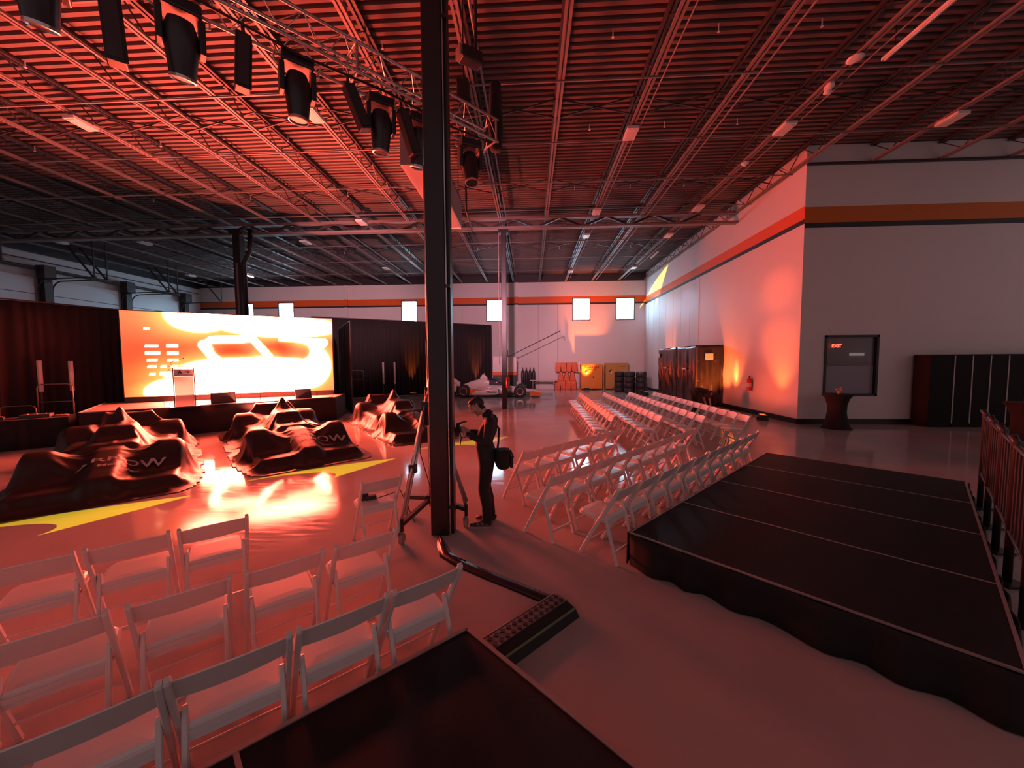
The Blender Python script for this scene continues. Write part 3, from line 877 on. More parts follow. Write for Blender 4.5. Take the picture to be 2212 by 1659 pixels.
covered_car(-7.57, 6.13, D45, False, 'race car under a black cover, nearest the dark left drape', [('ARROW', 0.30, 0.2, 0.5), ('McLaren', 0.15, 0.2, 0.72)])
covered_car(-5.45, 8.28, D45, True, 'race car under a black cover with readable pale lettering on its front', [('ARROW', 0.32, 0.3, 0.5), ('McLaren', 0.15, 0.32, 0.73)])
covered_car(-3.5, 10.9, math.radians(38), False, 'race car under a black cover, partly hidden by the near column', [])

# ================================================================== uncovered race car at the far wall
m_cw = mat('car_white', (0.68, 0.60, 0.57), 0.25, coat=0.6)
m_co = mat('car_papaya', (0.8, 0.16, 0.015), 0.25, coat=0.6)
m_cb = mat('car_carbon', (0.02, 0.02, 0.022), 0.3)
car = thing('race_car', 'uncovered white and orange open wheel race car', 'race car', (-2.35, 22.9, 0), 0.0)
car.scale = (1.12, 1.12, 1.12)


def sec(x, hw, z0, z1, n=12, pw=2.6):
    out = []
    for k in range(n):
        a = 2 * PI * k / n + PI / n
        c, s_ = math.cos(a), math.sin(a)
        out.append((x, hw * math.copysign(abs(c) ** (2 / pw), c), (z0 + z1) / 2 + (z1 - z0) / 2 * math.copysign(abs(s_) ** (2 / pw), s_)))
    return out
# x forward (nose at +2.6), origin mid wheelbase
def hull(secs, name, mt, pa=None):
    o = MB().loft(secs).obj(name, mt, pa or car); fix_normals(o); smooth_by_angle(o, 50); return o
hull([sec(2.62, .03, .22, .27), sec(2.45, .1, .2, .32), sec(1.9, .15, .2, .43), sec(1.2, .22, .16, .55), sec(.5, .33, .1, .63), sec(-.3, .37, .08, .64), sec(-1.0, .36, .08, .6), sec(-2.0, .2, .12, .45)], 'monocoque', m_cw)
for s in (-1, 1):
    hull([[(p[0], p[1] * 1 + s * 0.58, p[2]) for p in sec(*a)] for a in ((.35, .18, .14, .42), (.2, .26, .1, .54), (-.4, .3, .08, .55), (-1.0, .27, .08, .5), (-1.5, .2, .1, .38), (-1.75, .1, .12, .28))], 'sidepod', m_cw)
    MB().box((0.36, s * 0.6, 0.34), (0.03, 0.3, 0.2)).obj('radiator_intake', m_cb, car)
hull([sec(.1, .16, .55, .7), sec(-.35, .2, .55, .98), sec(-.6, .17, .5, 1.02), sec(-1.2, .14, .45, .85), sec(-2.0, .08, .4, .55)], 'engine_cover', m_cw)
MB().prism([(-.3, .98), (-.75, 1.0), (-.62, 1.2), (-.46, 1.2)], -0.03, 0.03, Matrix.Rotation(PI / 2, 4, 'X')).obj('air_intake_fin', m_cw, car)
MB().box((-.55, 0, 1.22), (.1, .2, .02)).ball((-.5, 0, 1.27), .03, 8).obj('camera_pod', m_cw, car)
MB().box((-.1, -.19, .72), (.22, .02, .16)).box((-.1, .19, .72), (.22, .02, .16)).obj('cockpit_opening', m_cb, car)
hull([sec(.75, .1, .6, .66), sec(.5, .22, .6, .8), sec(.2, .25, .6, .93), sec(-.2, .22, .6, .98)], 'aeroscreen', mat('screen_glass', (0.05, 0.06, 0.08), 0.08), car)
MB().tube([(-.3, -.25, .96), (.1, -.27, .97), (.35, -.2, .96), (.45, 0, .96), (.35, .2, .96), (.1, .27, .97), (-.3, .25, .96)], .03, 8).obj('screen_frame', m_cb, car, True)
MB().box((0, 0, .07), (3.4, 1.5, .05)).obj('floor_tray', m_cb, car)
# side livery flames: papaya wedge ahead of each rear wheel
for s in (-1, 1):
    MB().prism([(-1.55, .12), (-1.25, .12), (-.85, .38), (-.35, .42), (-.95, .46), (-1.6, .52)], s * .885 - .012, s * .885 + .012, Matrix.Rotation(PI / 2, 4, 'X') @ Matrix.Scale(-1, 4, (0, 0, 1))).obj('papaya_panel', m_co, car)
tm = text_mesh('McLaren', 0.15, 0.003, 0.003, 0.3); tm.materials.append(m_cb)
put('lettering', tm, car, (0.0, -0.893, .3), (PI / 2, 0, 0))


def wheel(x, y, r, wd):
    T = Matrix.Translation((x, y, r)) @ Matrix.Rotation(PI / 2, 4, 'X')
    ty = MB().lathe([(r * .55, -wd / 2), (r * .93, -wd / 2), (r, -wd / 2 + .04), (r, wd / 2 - .04), (r * .93, wd / 2), (r * .55, wd / 2)], 28, T).obj('wheel', m_rubber, car)
    smooth_by_angle(ty, 35)
    MB().lathe([(r * .545, -wd * .3), (r * .57, -wd / 2 - .004), (r * .5, -wd / 2 - .002), (r * .44, -wd * .3)], 24, T).lathe([(r * .44, wd * .3), (r * .5, wd / 2 + .002), (r * .57, wd / 2 + .004), (r * .545, wd * .3)], 24, T).obj('rim', mat('rim_bronze', (.5, .32, .2), .3, .6), ty)
    MB().lathe([(.0001, -wd * .28), (r * .5, -wd * .28), (r * .5, wd * .28), (.0001, wd * .28)], 20, T).obj('hub_cover', m_cb, ty)
    return ty
for s in (-1, 1):
    wheel(1.52, s * .8, .33, .31); wheel(-1.52, s * .77, .35, .38)
    MB().bar((1.52, s * .6, .36), (1.35, s * .2, .42), .05, .02).bar((1.52, s * .6, .26), (1.7, s * .15, .24), .05, .02).obj('front_suspension', m_cb, car)
    MB().bar((-1.52, s * .58, .4), (-1.3, s * .2, .42), .05, .02).bar((-1.52, s * .58, .25), (-1.75, s * .15, .24), .05, .02).obj('rear_suspension', m_cb, car)
    MB().prism([(2.0, .08), (2.62, .08), (2.66, .24), (2.1, .36)], s * .9 - .012, s * .9 + .012, Matrix.Rotation(PI / 2, 4, 'X') @ Matrix.Scale(-1, 4, (0, 0, 1))).obj('front_endplate', m_co, car)
    MB().prism([(-2.0, .3), (-2.35, .28), (-2.72, .95), (-2.3, 1.0), (-1.95, .75)], s * .5 - .012, s * .5 + .012, Matrix.Rotation(PI / 2, 4, 'X') @ Matrix.Scale(-1, 4, (0, 0, 1))).obj('rear_endplate', m_cw, car)
    MB().prism([(-2.5, .62), (-2.72, .95), (-2.3, 1.0), (-2.0, .72)], s * .515 - .006, s * .515 + .006, Matrix.Rotation(PI / 2, 4, 'X') @ Matrix.Scale(-1, 4, (0, 0, 1))).obj('papaya_panel', m_co, car)
MB().box((2.42, 0, .12), (.4, 1.8, .03)).obj('front_wing', m_co, car)
MB().box((2.25, 0, .22), (.2, 1.75, .02), Matrix.Identity(4)).obj('front_flap', m_cb, car)
MB().box((-2.45, 0, .93), (.3, 1.0, .04)).obj('rear_wing', m_co, car)
MB().box((-2.25, 0, .62), (.25, 1.0, .03)).obj('lower_wing', m_cb, car)
MB().box((-2.1, 0, .4), (.3, .2, .35)).obj('gearbox', m_cb, car)
MB().box((-2.45, 0, .12), (.5, 1.0, .04)).obj('diffuser', m_cb, car)
# ================================================================== white folding chairs
def rbox(mb, a, b_, wd, th):
    """leg of rounded-rectangle section with a rounded upper end"""
    mb.bar(a, b_, wd, th, (1, 0, 0))


def chair_meshes():
    M = {}
    up_a, up_b = Vector((0, -0.235, 0.79)), Vector((0, 0.215, 0.0))
    mb = MB()
    pts = [Vector((0, -0.243, 0.805)), Vector((0, -0.236, 0.792)), Vector((0, -0.19, 0.70)), Vector((0, 0.015, 0.36)), Vector((0, 0.215, 0.0))]
    secs = []
    for i, p in enumerate(pts):
        d = (pts[min(i + 1, 4)] - pts[max(i - 1, 0)]).normalized(); nrm = Vector((0, -d.z, d.y))
        wd, th = (0.011, 0.014) if i == 0 else (0.0135, 0.021)
        secs.append([p + Vector((sx * wd, 0, 0)) + nrm * sy * th for sx, sy in ((-1, -.6), (-.6, -1), (.6, -1), (1, -.6), (1, .6), (.6, 1), (-.6, 1), (-1, .6))])
    mb.loft(secs); M['upright'] = mb.mesh('upright', m_white)
    pts = [Vector((0, -0.055, 0.535)), Vector((0, -0.06, 0.522)), Vector((0, -0.085, 0.44)), Vector((0, -0.225, 0.0))]
    secs = []
    for i, p in enumerate(pts):
        d = (pts[min(i + 1, 3)] - pts[max(i - 1, 0)]).normalized(); nrm = Vector((0, -d.z, d.y))
        wd, th = (0.01, 0.01) if i == 0 else (0.0125, 0.019)
        secs.append([p + Vector((sx * wd, 0, 0)) + nrm * sy * th for sx, sy in ((-1, -.6), (-.6, -1), (.6, -1), (1, -.6), (1, .6), (.6, 1), (-.6, 1), (-1, .6))])
    mb = MB(); mb.loft(secs); M['rear_leg'] = mb.mesh('rear_leg', m_white)
    # backrest: wide slat, curved in plan and arched along its top
    mb = MB(); n = 10; outer = []
    ax = Vector((0, 0.215 + 0.235, -0.79)).normalized()
    for k in range(n + 1):
        t = k / n * 2 - 1; x = t * 0.207; yb = -0.02 * (1 - t * t); zt = 0.782 + 0.012 * (1 - t * t); zb = 0.645 + 0.004 * t * t
        def at(z, o):
            s = (0.79 - z) / 0.79
            return (x, -0.235 + 0.45 * s + yb + o, z)
        outer.append([at(zb, 0), at(zt - 0.006, 0), at(zt, 0.006), at(zt - 0.006, 0.012), at(zb, 0.012)])
    mb.loft(outer); M['backrest'] = mb.mesh('backrest', m_white)
    # seat frame and pad
    mb = MB(); poly = [(-.195, -.10), (.195, -.10), (.205, .05), (.2, .22), (.17, .265), (-.17, .265), (-.2, .22), (-.205, .05)]
    T = Matrix.Translation((0, 0, 0.44)) @ Matrix.Rotation(0.05, 4, 'X')
    mb.prism(poly, -0.03, 0, T); M['seat_frame'] = mb.mesh('seat_frame', m_white)
    mb = MB(); q = [(x * .94, y * .93 + .005) for x, y in poly]
    s3 = []
    for f, z in ((1, .0), (1, .012), (.93, .024), (.6, .026)):
        s3.append([T @ Vector((x * f, (y - .08) * f + .08, z)) for x, y in q])
    mb.loft(s3); M['seat_pad'] = mb.mesh('seat_pad', m_pad)
    M['rear_rail'] = MB().box((0, -0.083, 0.405), (0.376, 0.018, 0.062)).mesh('rear_rail', m_white)
    M['rear_stretcher'] = MB().box((0, -0.187, 0.12), (0.376, 0.016, 0.026)).mesh('rear_stretcher', m_white)
    M['front_stretcher'] = MB().tube([(-.212, 0.128, 0.155), (.212, 0.128, 0.155)], 0.008, 6).mesh('front_stretcher', m_white)
    return M


CH = chair_meshes()


def chair(x, y, rz, label, group):
    o = thing('folding_chair', label, 'chair', (x, y, 0), rz, group)
    put('seat_frame', CH['seat_frame'], o); put('seat_pad', CH['seat_pad'], o); put('backrest', CH['backrest'], o)
    for s in (-1, 1):
        put('upright', CH['upright'], o, (s * 0.217, 0, 0)); put('rear_leg', CH['rear_leg'], o, (s * 0.19, 0, 0))
    put('rear_rail', CH['rear_rail'], o); put('rear_stretcher', CH['rear_stretcher'], o); put('front_stretcher', CH['front_stretcher'], o)
    return o


def chair_row(first_top, last_top, n, face, what, group):
    """n chairs whose backrest tops run from first_top to last_top; face = heading of the sitter"""
    a, b_ = Vector((*first_top, 0)), Vector((*last_top, 0))
    rz = face - PI / 2
    off = Matrix.Rotation(rz, 4, 'Z') @ Vector((0, -0.225, 0))
    for k in range(n):
        p = a + (b_ - a) * (k / max(1, n - 1)) - off
        jit = random.Random(k * 31 + n * 7 + len(what)).uniform(-0.03, 0.03)
        chair(p.x, p.y, rz + jit, what % ORD[k], group)


toStage = D45 + PI / 2 + 0.02
chair_row((0.03, 5.42), (1.66, 7.12), 6, toStage, 'white folding chair, %s in the angled row starting beside the photographer', 'angled block of white folding chairs')
chair_row((0.385, 4.30), (3.03, 7.12), 9, toStage, 'white folding chair, %s from the near end of the middle angled row', 'angled block of white folding chairs')
chair_row((1.01, 3.85), (4.06, 6.83), 10, toStage, 'white folding chair, %s from the near corner along the long riser edge', 'angled block of white folding chairs')
for i, (a, b_) in enumerate((((2.0, 9.07), (2.1, 15.6)), ((3.12, 9.07), (3.12, 15.6)), ((4.12, 9.05), (4.25, 15.85)), ((5.2, 9.15), (5.32, 15.95)))):
    chair_row(a, b_, 14, PI, 'white folding chair, %%s from near end, far block %s row from aisle' % ORD[i], 'far straight block of white folding chairs')
lf = math.radians(41) + PI / 2
chair_row((-3.75, 1.88), (-2.62, 2.83), 4, lf, 'white folding chair, %s from the picture edge in the left block front row', 'left block of white folding chairs')
chair_row((-2.82, 1.28), (-1.24, 2.63), 5, lf, 'white folding chair, %s from the picture edge in the left block middle row', 'left block of white folding chairs')
chair_row((-2.05, 0.90), (-0.63, 2.135), 5, lf, 'white folding chair, %s from the picture edge in the row against the near riser', 'left block of white folding chairs')
LC = chair(-1.83, 4.17, lf - PI / 2, 'lone white folding chair with a black device, beside the tall crank stand', 'left block of white folding chairs')
dv = thing('wireless_receiver', 'small black boxy device on the lone chair', 'device', (-1.99, 4.2, 0.47), 0.6)
MB().box((0, 0, 0.075), (0.09, 0.05, 0.15)).obj('body', m_dark, dv, bevel=0.006)
MB().box((0.07, -0.02, 0.03), (0.12, 0.07, 0.05)).obj('side_pack', m_dark, dv, bevel=0.006)
MB().tube([(0.02, -0.02, 0.02), (0.12, -0.1, 0.03), (0.28, -0.12, 0.06), (0.42, -0.02, 0.05), (0.52, 0.0, -0.2), (0.6, 0.0, -0.42)], 0.005, 6).obj('cable', m_black, dv)

# ================================================================== risers
m_riser = mat('black_riser_carpet', (0.008, 0.006, 0.007), 0.6, bump=0.15, bscale=200, spec=0.25)
m_edge = mat('riser_edge_aluminium', (0.42, 0.36, 0.34), 0.4, 0.6)
A, B_, C_ = Vector((1.01, 3.73, 0)), Vector((4.48, 7.15, 0)), Vector((6.23, 5.51, 0))
Dd = A + (C_ - B_); ZR = 0.35
rs = thing('riser', 'long low black riser of four deck panels with black skirt', 'riser', (0, 0, 0))
for k in range(4):
    a, b_ = A + (B_ - A) * (k / 4 + 0.0015), A + (B_ - A) * ((k + 1) / 4 - 0.0015)
    c, d = Dd + (C_ - Dd) * ((k + 1) / 4 - 0.0015), Dd + (C_ - Dd) * (k / 4 + 0.0015)
    MB().prism([(p.x, p.y) for p in (a, d, c, b_)], ZR - 0.1, ZR).obj('deck_panel', m_riser, rs)
    if k:
        e0, e1 = A + (B_ - A) * (k / 4), Dd + (C_ - Dd) * (k / 4)
        MB().bar(e0 + Vector((0, 0, ZR + 0.001)), e1 + Vector((0, 0, ZR + 0.001)), 0.016, 0.006).obj('seam_strip', m_edge, rs)
for a, b_ in ((A, B_), (B_, C_), (C_, Dd), (Dd, A)):
    MB().bar(a + Vector((0, 0, ZR)), b_ + Vector((0, 0, ZR)), 0.02, 0.012).obj('edge_strip', m_edge, rs)
    o_ = Vector(((b_ - a).y, -(b_ - a).x, 0)).normalized() * -0.05
    solid(drape([tuple(a + o_ * 0.5), tuple(b_ + o_ * 0.5)], 0.01, ZR - 0.01, 0.035, 0.42, 4, int(a.x * 10)).obj('skirt', m_blackfab, rs, True))
# near riser under the camera
nr = thing('riser', 'near black riser in the picture foreground between chairs and cable ramp', 'riser', (0, 0, 0))
ap = Vector((-0.428, 2.303, 0)); e1 = Vector((0.742, -0.67, 0)); e2 = Vector((-0.75, -0.661, 0))
def q_(s, t): return ap + e1 * s + e2 * t
for i in range(3):
    for j in range(2):
        pts = [q_(2.44 * j + .002, 1.22 * i + .002), q_(2.44 * (j + 1) - .002, 1.22 * i + .002), q_(2.44 * (j + 1) - .002, 1.22 * (i + 1) - .002), q_(2.44 * j + .002, 1.22 * (i + 1) - .002)]
        MB().prism([(p.x, p.y) for p in pts], ZR - 0.1, ZR).obj('deck_panel', m_riser, nr)
for i in (1, 2):
    MB().bar(q_(0, 1.22 * i) + Vector((0, 0, ZR)), q_(4.8, 1.22 * i) + Vector((0, 0, ZR)), 0.022, 0.008).obj('seam_strip', m_edge, nr)
for a, b_ in ((q_(0, 0), q_(4.88, 0)), (q_(0, 3.66), q_(0, 0))):
    MB().bar(a + Vector((0, 0, ZR)), b_ + Vector((0, 0, ZR)), 0.026, 0.014).obj('edge_strip', m_edge, nr)
    MB().bar(a + Vector((0, 0, ZR - .16)), b_ + Vector((0, 0, ZR - .16)), 0.02, 0.3).obj('skirt', m_blackfab, nr)
# guard rail on the far edge of the long riser
gr = thing('guard_rail', 'dark guard rail with posts along the edge of the long riser', 'railing', (0, 0, 0))
m_rail = mat('guard_rail_paint', (0.018, 0.012, 0.012), 0.45)
gd0, gd1 = C_ + Vector((0.1, -0.1, 0)), Dd + (C_ - Dd) * 0.28 + Vector((0.1, -0.1, 0))
m_rpan = mat('guard_panel', (0.018, 0.008, 0.007), 0.55)
NP = 4
for k in range(NP + 1):
    p = gd0 + (gd1 - gd0) * (k / NP)
    MB().tube([p + Vector((0, 0, 0.0)), p + Vector((0, 0, 1.32)), p + Vector((-0.02, 0.02, 1.4))], 0.03, 8).obj('post', m_rail, gr, True)
    MB().lathe([(0.036, 0), (0.036, 0.05)], 10, Matrix.Translation(p + Vector((0, 0, 1.3)))).obj('post_cap', m_dark, gr)
    if k < NP:
        q2 = gd0 + (gd1 - gd0) * ((k + 1) / NP)
        for z in (1.3, 0.5):
            MB().tube([p + Vector((0, 0, z)), q2 + Vector((0, 0, z))], 0.024, 8).obj('rail', m_rail, gr, True)
        for j in range(5):
            r_ = p + (q2 - p) * ((j + 0.5) / 5)
            MB().bar(r_ + Vector((0, 0, 0.5)), r_ + Vector((0, 0, 1.28)), 0.07, 0.02, (FWD.x, FWD.y, 0)).obj('slat', m_rpan, gr)
        MB().box((p.x, p.y, 0.012), (0.2, 0.2, 0.024)).obj('foot_plate', m_dark, gr)

# cable ramp and cable run
cr_ = thing('cable_ramp', 'black rubber cable ramp with a studded metal lid beside the near riser', 'cable ramp', (0.29, 3.04, 0), D45 + PI)
for s, w0 in ((0, 0.0),):
    MB().prism([(-0.02, 0), (0.30, 0), (0.26, 0.05), (0.17, 0.075), (0.04, 0.075), (-0.0, 0.04)], 0, 0.86, Matrix.Rotation(PI / 2, 4, 'Z') @ Matrix.Rotation(PI / 2, 4, 'X') @ Matrix.Scale(-1, 4, (0, 0, 1)) if False else Matrix(((0, 0, 1, 0), (1, 0, 0, -0.15), (0, 1, 0, 0), (0, 0, 0, 1)))).obj('rubber_body', m_rubber, cr_)
MB().box((0.43, -0.045, 0.078), (0.86, 0.12, 0.006)).obj('metal_lid', mat('lid_steel', (0.35, 0.3, 0.29), 0.35, 0.8), cr_)
for i in range(14):
    for j in range(2):
        MB().box((0.04 + i * 0.06, -0.075 + j * 0.06 + (0.0 if i % 2 else 0.0), 0.083), (0.034, 0.034, 0.006), rz=PI / 4).obj('stud', m_rubber, cr_)
MB().box((0.43, 0.105, 0.055), (0.86, 0.012, 0.012)).obj('green_line', mat('green_line', (0.16, 0.24, 0.12), 0.5), cr_)
MB().box((0.43, -0.13, 0.062), (0.86, 0.014, 0.02)).obj('edge_tube', m_alu, cr_)
cbp = [(-1.1, 4.24), (-1.02, 4.05), (-0.93, 3.86), (-0.72, 3.68), (-0.42, 3.49), (-0.1, 3.3), (0.14, 3.15), (0.27, 3.07)]
cbl = thing('cable_bundle', 'taped black cable bundle running from the near column to the cable ramp', 'cable', (0, 0, 0))
sec_l = []
for i, (x, y) in enumerate(cbp):
    d = Vector((cbp[min(i + 1, 7)][0] - cbp[max(i - 1, 0)][0], cbp[min(i + 1, 7)][1] - cbp[max(i - 1, 0)][1], 0)).normalized(); nn = Vector((-d.y, d.x, 0))
    wv = 0.05 if i > 1 else 0.02 + 0.02 * i
    sec_l.append([Vector((x, y, 0)) + nn * (wv * a) + Vector((0, 0, z)) for a, z in ((-1.5, 0.002), (-0.6, 0.022 + 0.004 * (i % 2)), (0.1, 0.028), (0.7, 0.02), (1.4, 0.002))])
MB().loft(sec_l).obj('gaffer_tape', mat('gaffer_tape', (0.02, 0.018, 0.02), 0.28), cbl, True)
MB().tube([(*cbp[0], 0.04), (*cbp[1], 0.012), (*cbp[2], 0.014), (cbp[3][0] + 0.03, cbp[3][1] + 0.03, 0.016)], 0.012, 6).obj('cable', m_black, cbl, True)
# ================================================================== lighting truss and hanging fixtures
T0 = Vector((-0.70, 6.92, 6.22)); TD = Vector((-math.cos(D45), -math.sin(D45), 0)); TLEN = 7.6; TS = 0.19
tn = Vector((-TD.y, TD.x, 0))
truss = thing('lighting_truss', 'aluminium box truss hanging under the roof with stage lights', 'truss', (0, 0, 0))
def tp(s, a, z): return T0 + TD * s + tn * a + Vector((0, 0, z))
for a in (-1, 1):
    for z in (-1, 1):
        MB().tube([tp(0, a * TS, z * TS), tp(TLEN, a * TS, z * TS)], 0.021, 8).obj('chord', m_alu, truss, True)
n = 16
for k in range(n):
    s0, s1 = TLEN * k / n, TLEN * (k + 1) / n; sm = (s0 + s1) / 2
    mb = MB()
    for z in (-1, 1):
        mb.tube([tp(s0, -TS, z * TS), tp(sm, TS, z * TS), tp(s1, -TS, z * TS)], 0.0075, 6)
    for a in (-1, 1):
        mb.tube([tp(s0, a * TS, -TS), tp(sm, a * TS, TS), tp(s1, a * TS, -TS)], 0.0075, 6)
    mb.obj('lacing', m_alu, truss)
for s in (0.05, 2.45, 4.9):
    MB().tube([tp(s, TS, -TS), tp(s, TS, TS), tp(s, -TS, TS), tp(s, -TS, -TS), tp(s, TS, -TS)], 0.02, 6).obj('end_frame', m_alu, truss)
for s in (0.6, 3.6, 6.8):
    MB().tube([tp(s, 0, TS), tp(s, 0, 2.1)], 0.012, 6).obj('hoist_chain', m_dark, truss)
    MB().box(tp(s, 0, 0.45), (0.2, 0.24, 0.4)).obj('hoist_motor', m_black, truss, bevel=0.02)
MB().tube([tp(0.1, 0.1, -0.2), tp(1.0, 0.12, -0.27), tp(2.0, 0.1, -0.21), tp(3.1, 0.12, -0.3), tp(4.4, 0.1, -0.21), tp(6, 0.1, -0.26)], 0.018, 6).obj('cable_loom', m_black, truss, True)
MB().tube([tp(-0.06, 0.05, 0.9), tp(-0.06, 0.05, 0.1), tp(-0.06, 0.05, -0.25)], [0.1, 0.14, 0.1], 12).obj('chain_bag', m_blackfab, truss, True)


def moving_head(s, yaw, tilt, label, k=1.0):
    base = tp(s, -0.05, -TS - 0.03)
    o = thing('moving_head_light', label, 'stage light', tuple(base), yaw, 'moving lights on the truss')
    o.scale = (k, k, k)
    MB().box((0, 0, -0.10), (0.36, 0.27, 0.13)).obj('base', m_dark, o, bevel=0.02)
    for x in (-1, 1):
        MB().box((x * 0.1, 0, -0.012), (0.05, 0.08, 0.06)).obj('clamp', m_alu, o)
        MB().prism([(-0.1, -0.17), (0.1, -0.17), (0.075, -0.5), (-0.075, -0.5)], x * 0.175 - 0.03, x * 0.175 + 0.03, Matrix.Rotation(PI / 2, 4, 'X') @ Matrix.Rotation(PI / 2, 4, 'Y')).obj('yoke_arm', m_dark, o, bevel=0.012)
        MB().tube([(x * 0.19, 0.0, -0.06), (x * 0.25, 0.0, -0.08), (x * 0.25, 0, -0.15), (x * 0.19, 0, -0.17)], 0.012, 6).obj('handle', m_alu, o, True)
    R_ = Matrix.Translation((0, 0, -0.43)) @ Matrix.Rotation(tilt, 4, 'X')
    h = MB().lathe([(0.05, 0.22), (0.11, 0.2), (0.145, 0.1), (0.148, -0.05), (0.13, -0.2), (0.115, -0.33), (0.105, -0.34)], 18, R_).obj('head', m_dark, o)
    smooth_by_angle(h, 35)
    MB().lathe([(0.117, -0.32), (0.12, -0.35), (0.105, -0.355), (0.1, -0.335)], 18, R_).obj('lens_ring', m_alu, h)
    MB().lathe([(0.0001, -0.325), (0.1, -0.33)], 18, R_).obj('lens', mat('fixture_lens', (0.1, 0.1, 0.12), 0.05), h)
    return o


def batten(s, yaw, tilt, label, L=0.72):
    base = tp(s, 0.02, -TS - 0.03)
    o = thing('batten_light', label, 'stage light', tuple(base), yaw, 'batten lights on the truss')
    T = Matrix.Translation((0, 0, -0.1)) @ Matrix.Rotation(tilt, 4, 'Y')
    MB().box((0, 0, -L / 2), (0.15, 0.15, L), T).obj('housing', m_black, o, bevel=0.012)
    MB().box((0, -0.077, -L / 2), (0.11, 0.006, L - 0.06), T).obj('lens_strip', mat('batten_lens', (0.05, 0.045, 0.05), 0.15), o)
    MB().box((0.08, -0.03, -L / 2), (0.012, 0.012, L - 0.04), T).obj('edge_rail', m_darksteel, o)
    MB().tube([(0, 0, 0.02), (0, 0, -0.1)], 0.02, 6).obj('hanger', m_dark, o)
    return o


def s_of(x): return (x - T0.x) / TD.x
moving_head(s_of(-1.02), 0.5, -0.25, 'moving head light at the truss end, pale nose turned down')
moving_head(s_of(-1.72), 0.7, 0.25, 'moving head light half hidden behind the near column')
moving_head(s_of(-2.16), 0.6, 0.12, 'moving head light hanging third from the truss end')
moving_head(s_of(-2.93), 0.7, 0.05, 'moving head light with a shiny lens ring, mid truss')
moving_head(s_of(-3.72), 0.8, 0.3, 'large near moving head light with pale side handles')
moving_head(s_of(-4.42), 0.8, 0.35, 'moving head light cut off by the top picture edge')
batten(s_of(-1.95), 0.75, -0.35, 'tilted black batten light closest to the near column', 0.62)
batten(s_of(-2.5), 0.75, -0.42, 'tilted black batten light beside a white ceiling lamp', 0.55)
batten(s_of(-3.33), 0.75, 0.05, 'upright black batten light between two moving heads', 0.62)
batten(s_of(-4.1), 0.75, -0.05, 'tall near black batten light by the top picture edge', 0.85)
# wash light with cooling fins above the truss end
wl = thing('wash_light', 'boxy finned wash light above the end of the truss', 'stage light', (-0.98, 6.35, 7.15), 0.6)
MB().box((0, 0, 0), (0.36, 0.2, 0.2)).obj('housing', m_dark, wl, bevel=0.015)
for k in range(6):
    MB().box((-0.2, 0, -0.08 + 0.032 * k), (0.06, 0.18, 0.012)).obj('fin', m_alu, wl)
MB().bar((0.1, 0, 0.1), (0.1, 0, 1.3), 0.04, 0.04).obj('hanger', m_dark, wl)

# ================================================================== ceiling fixtures (switched off)
HB = {'housing': MB().box((0, 0, -0.09), (0.3, 0.55, 0.07)).mesh('housing', m_lampwhite), 'lens': MB().box((0, 0, -0.13), (0.23, 0.46, 0.012)).mesh('lens', m_lens),
      'mount': MB().box((0, 0.2, -0.03), (0.14, 0.2, 0.07)).mesh('mount', m_lampwhite)}
for x, y, lb in ((-11.42, 9.16, 'above the left covered car, nearest the left picture edge'), (-5.36, 9.2, 'behind the hanging batten light'), (2.72, 10.44, 'alone over the far chairs, right of the near column'), (6.76, 10.5, 'over the aisle by the white side wall'),
                 (10.8, 10.35, 'close to the dim wall with the stripe'), (2.72, 15.6, 'just before the girder, over the far chairs'), (6.76, 15.55, 'just before the girder, beside the side wall'), (-7.38, 16.1, 'at the girder left of the near column'),
                 (2.72, 18.5, 'just past the girder, in line with the back windows'), (6.76, 18.75, 'just past the girder, beside the side wall'), (-11.42, 18.5, 'past the girder, right of the drain pipe column'), (-19.5, 18.0, 'past the girder, left of the drain pipe column'),
                 (-23.54, 17.6, 'high over the dock doors, nearer the camera'), (-9.4, 23.9, 'far back above the black drape'), (-23.54, 24.7, 'high over the dock doors, farther away'), (6.76, 24.8, 'far back near the corner of the hall'), (-5.36, 24.2, 'far back behind the near column'), (2.72, 25.5, 'far back above the last aisle')):
    o = thing('high_bay_light', 'white unlit ceiling lamp ' + lb, 'ceiling light', (x, y, ZJB - 0.005), 0, 'unlit high bay lamps')
    for k in ('housing', 'lens', 'mount'):
        put(k, HB[k], o)


m_litube = mat('lit_strip_tube', (0.9, 0.9, 0.9), 0.3, emit=(1.0, 0.66, 0.66), estr=50.0)


def strip_light(x, y, L, z, label, lit=False):
    o = thing('strip_light', label, 'ceiling light', (x, y, z), 0, 'fluorescent strip lamps')
    MB().box((0, 0, 0), (0.09, L, 0.06)).obj('housing', m_lampwhite, o)
    MB().tube([(-0.02, -L / 2 + 0.05, -0.045), (-0.02, L / 2 - 0.05, -0.045)], 0.03 if lit else 0.016, 8).obj('lamp_tube', m_litube if lit else m_lens, o, True)
    for s in (-1, 1):
        MB().tube([(0, s * L * .4, 0.03), (0, s * L * .4, ZDECK - z)], 0.006, 5).obj('hanger', m_dark, o)
    MB().tube([(0.03, -0.3, 0.03), (0.08, -0.1, 0.12), (0.05, 0.3, 0.04)], 0.01, 6).obj('flex_cable', m_dark, o, True)
strip_light(7.3, 7.1, 2.5, 8.3, 'long pale strip lamp at the upper right over the dark aisle')
strip_light(7.15, 22.0, 1.2, 8.25, 'short bright strip lamp near the far end of the side wall')
strip_light(-19.3, 24.4, 1.4, 8.2, 'lit far strip lamp high above the glowing screen', True)
strip_light(-5.9, 22.9, 1.3, 8.2, 'lit far strip lamp beside the near column', True)
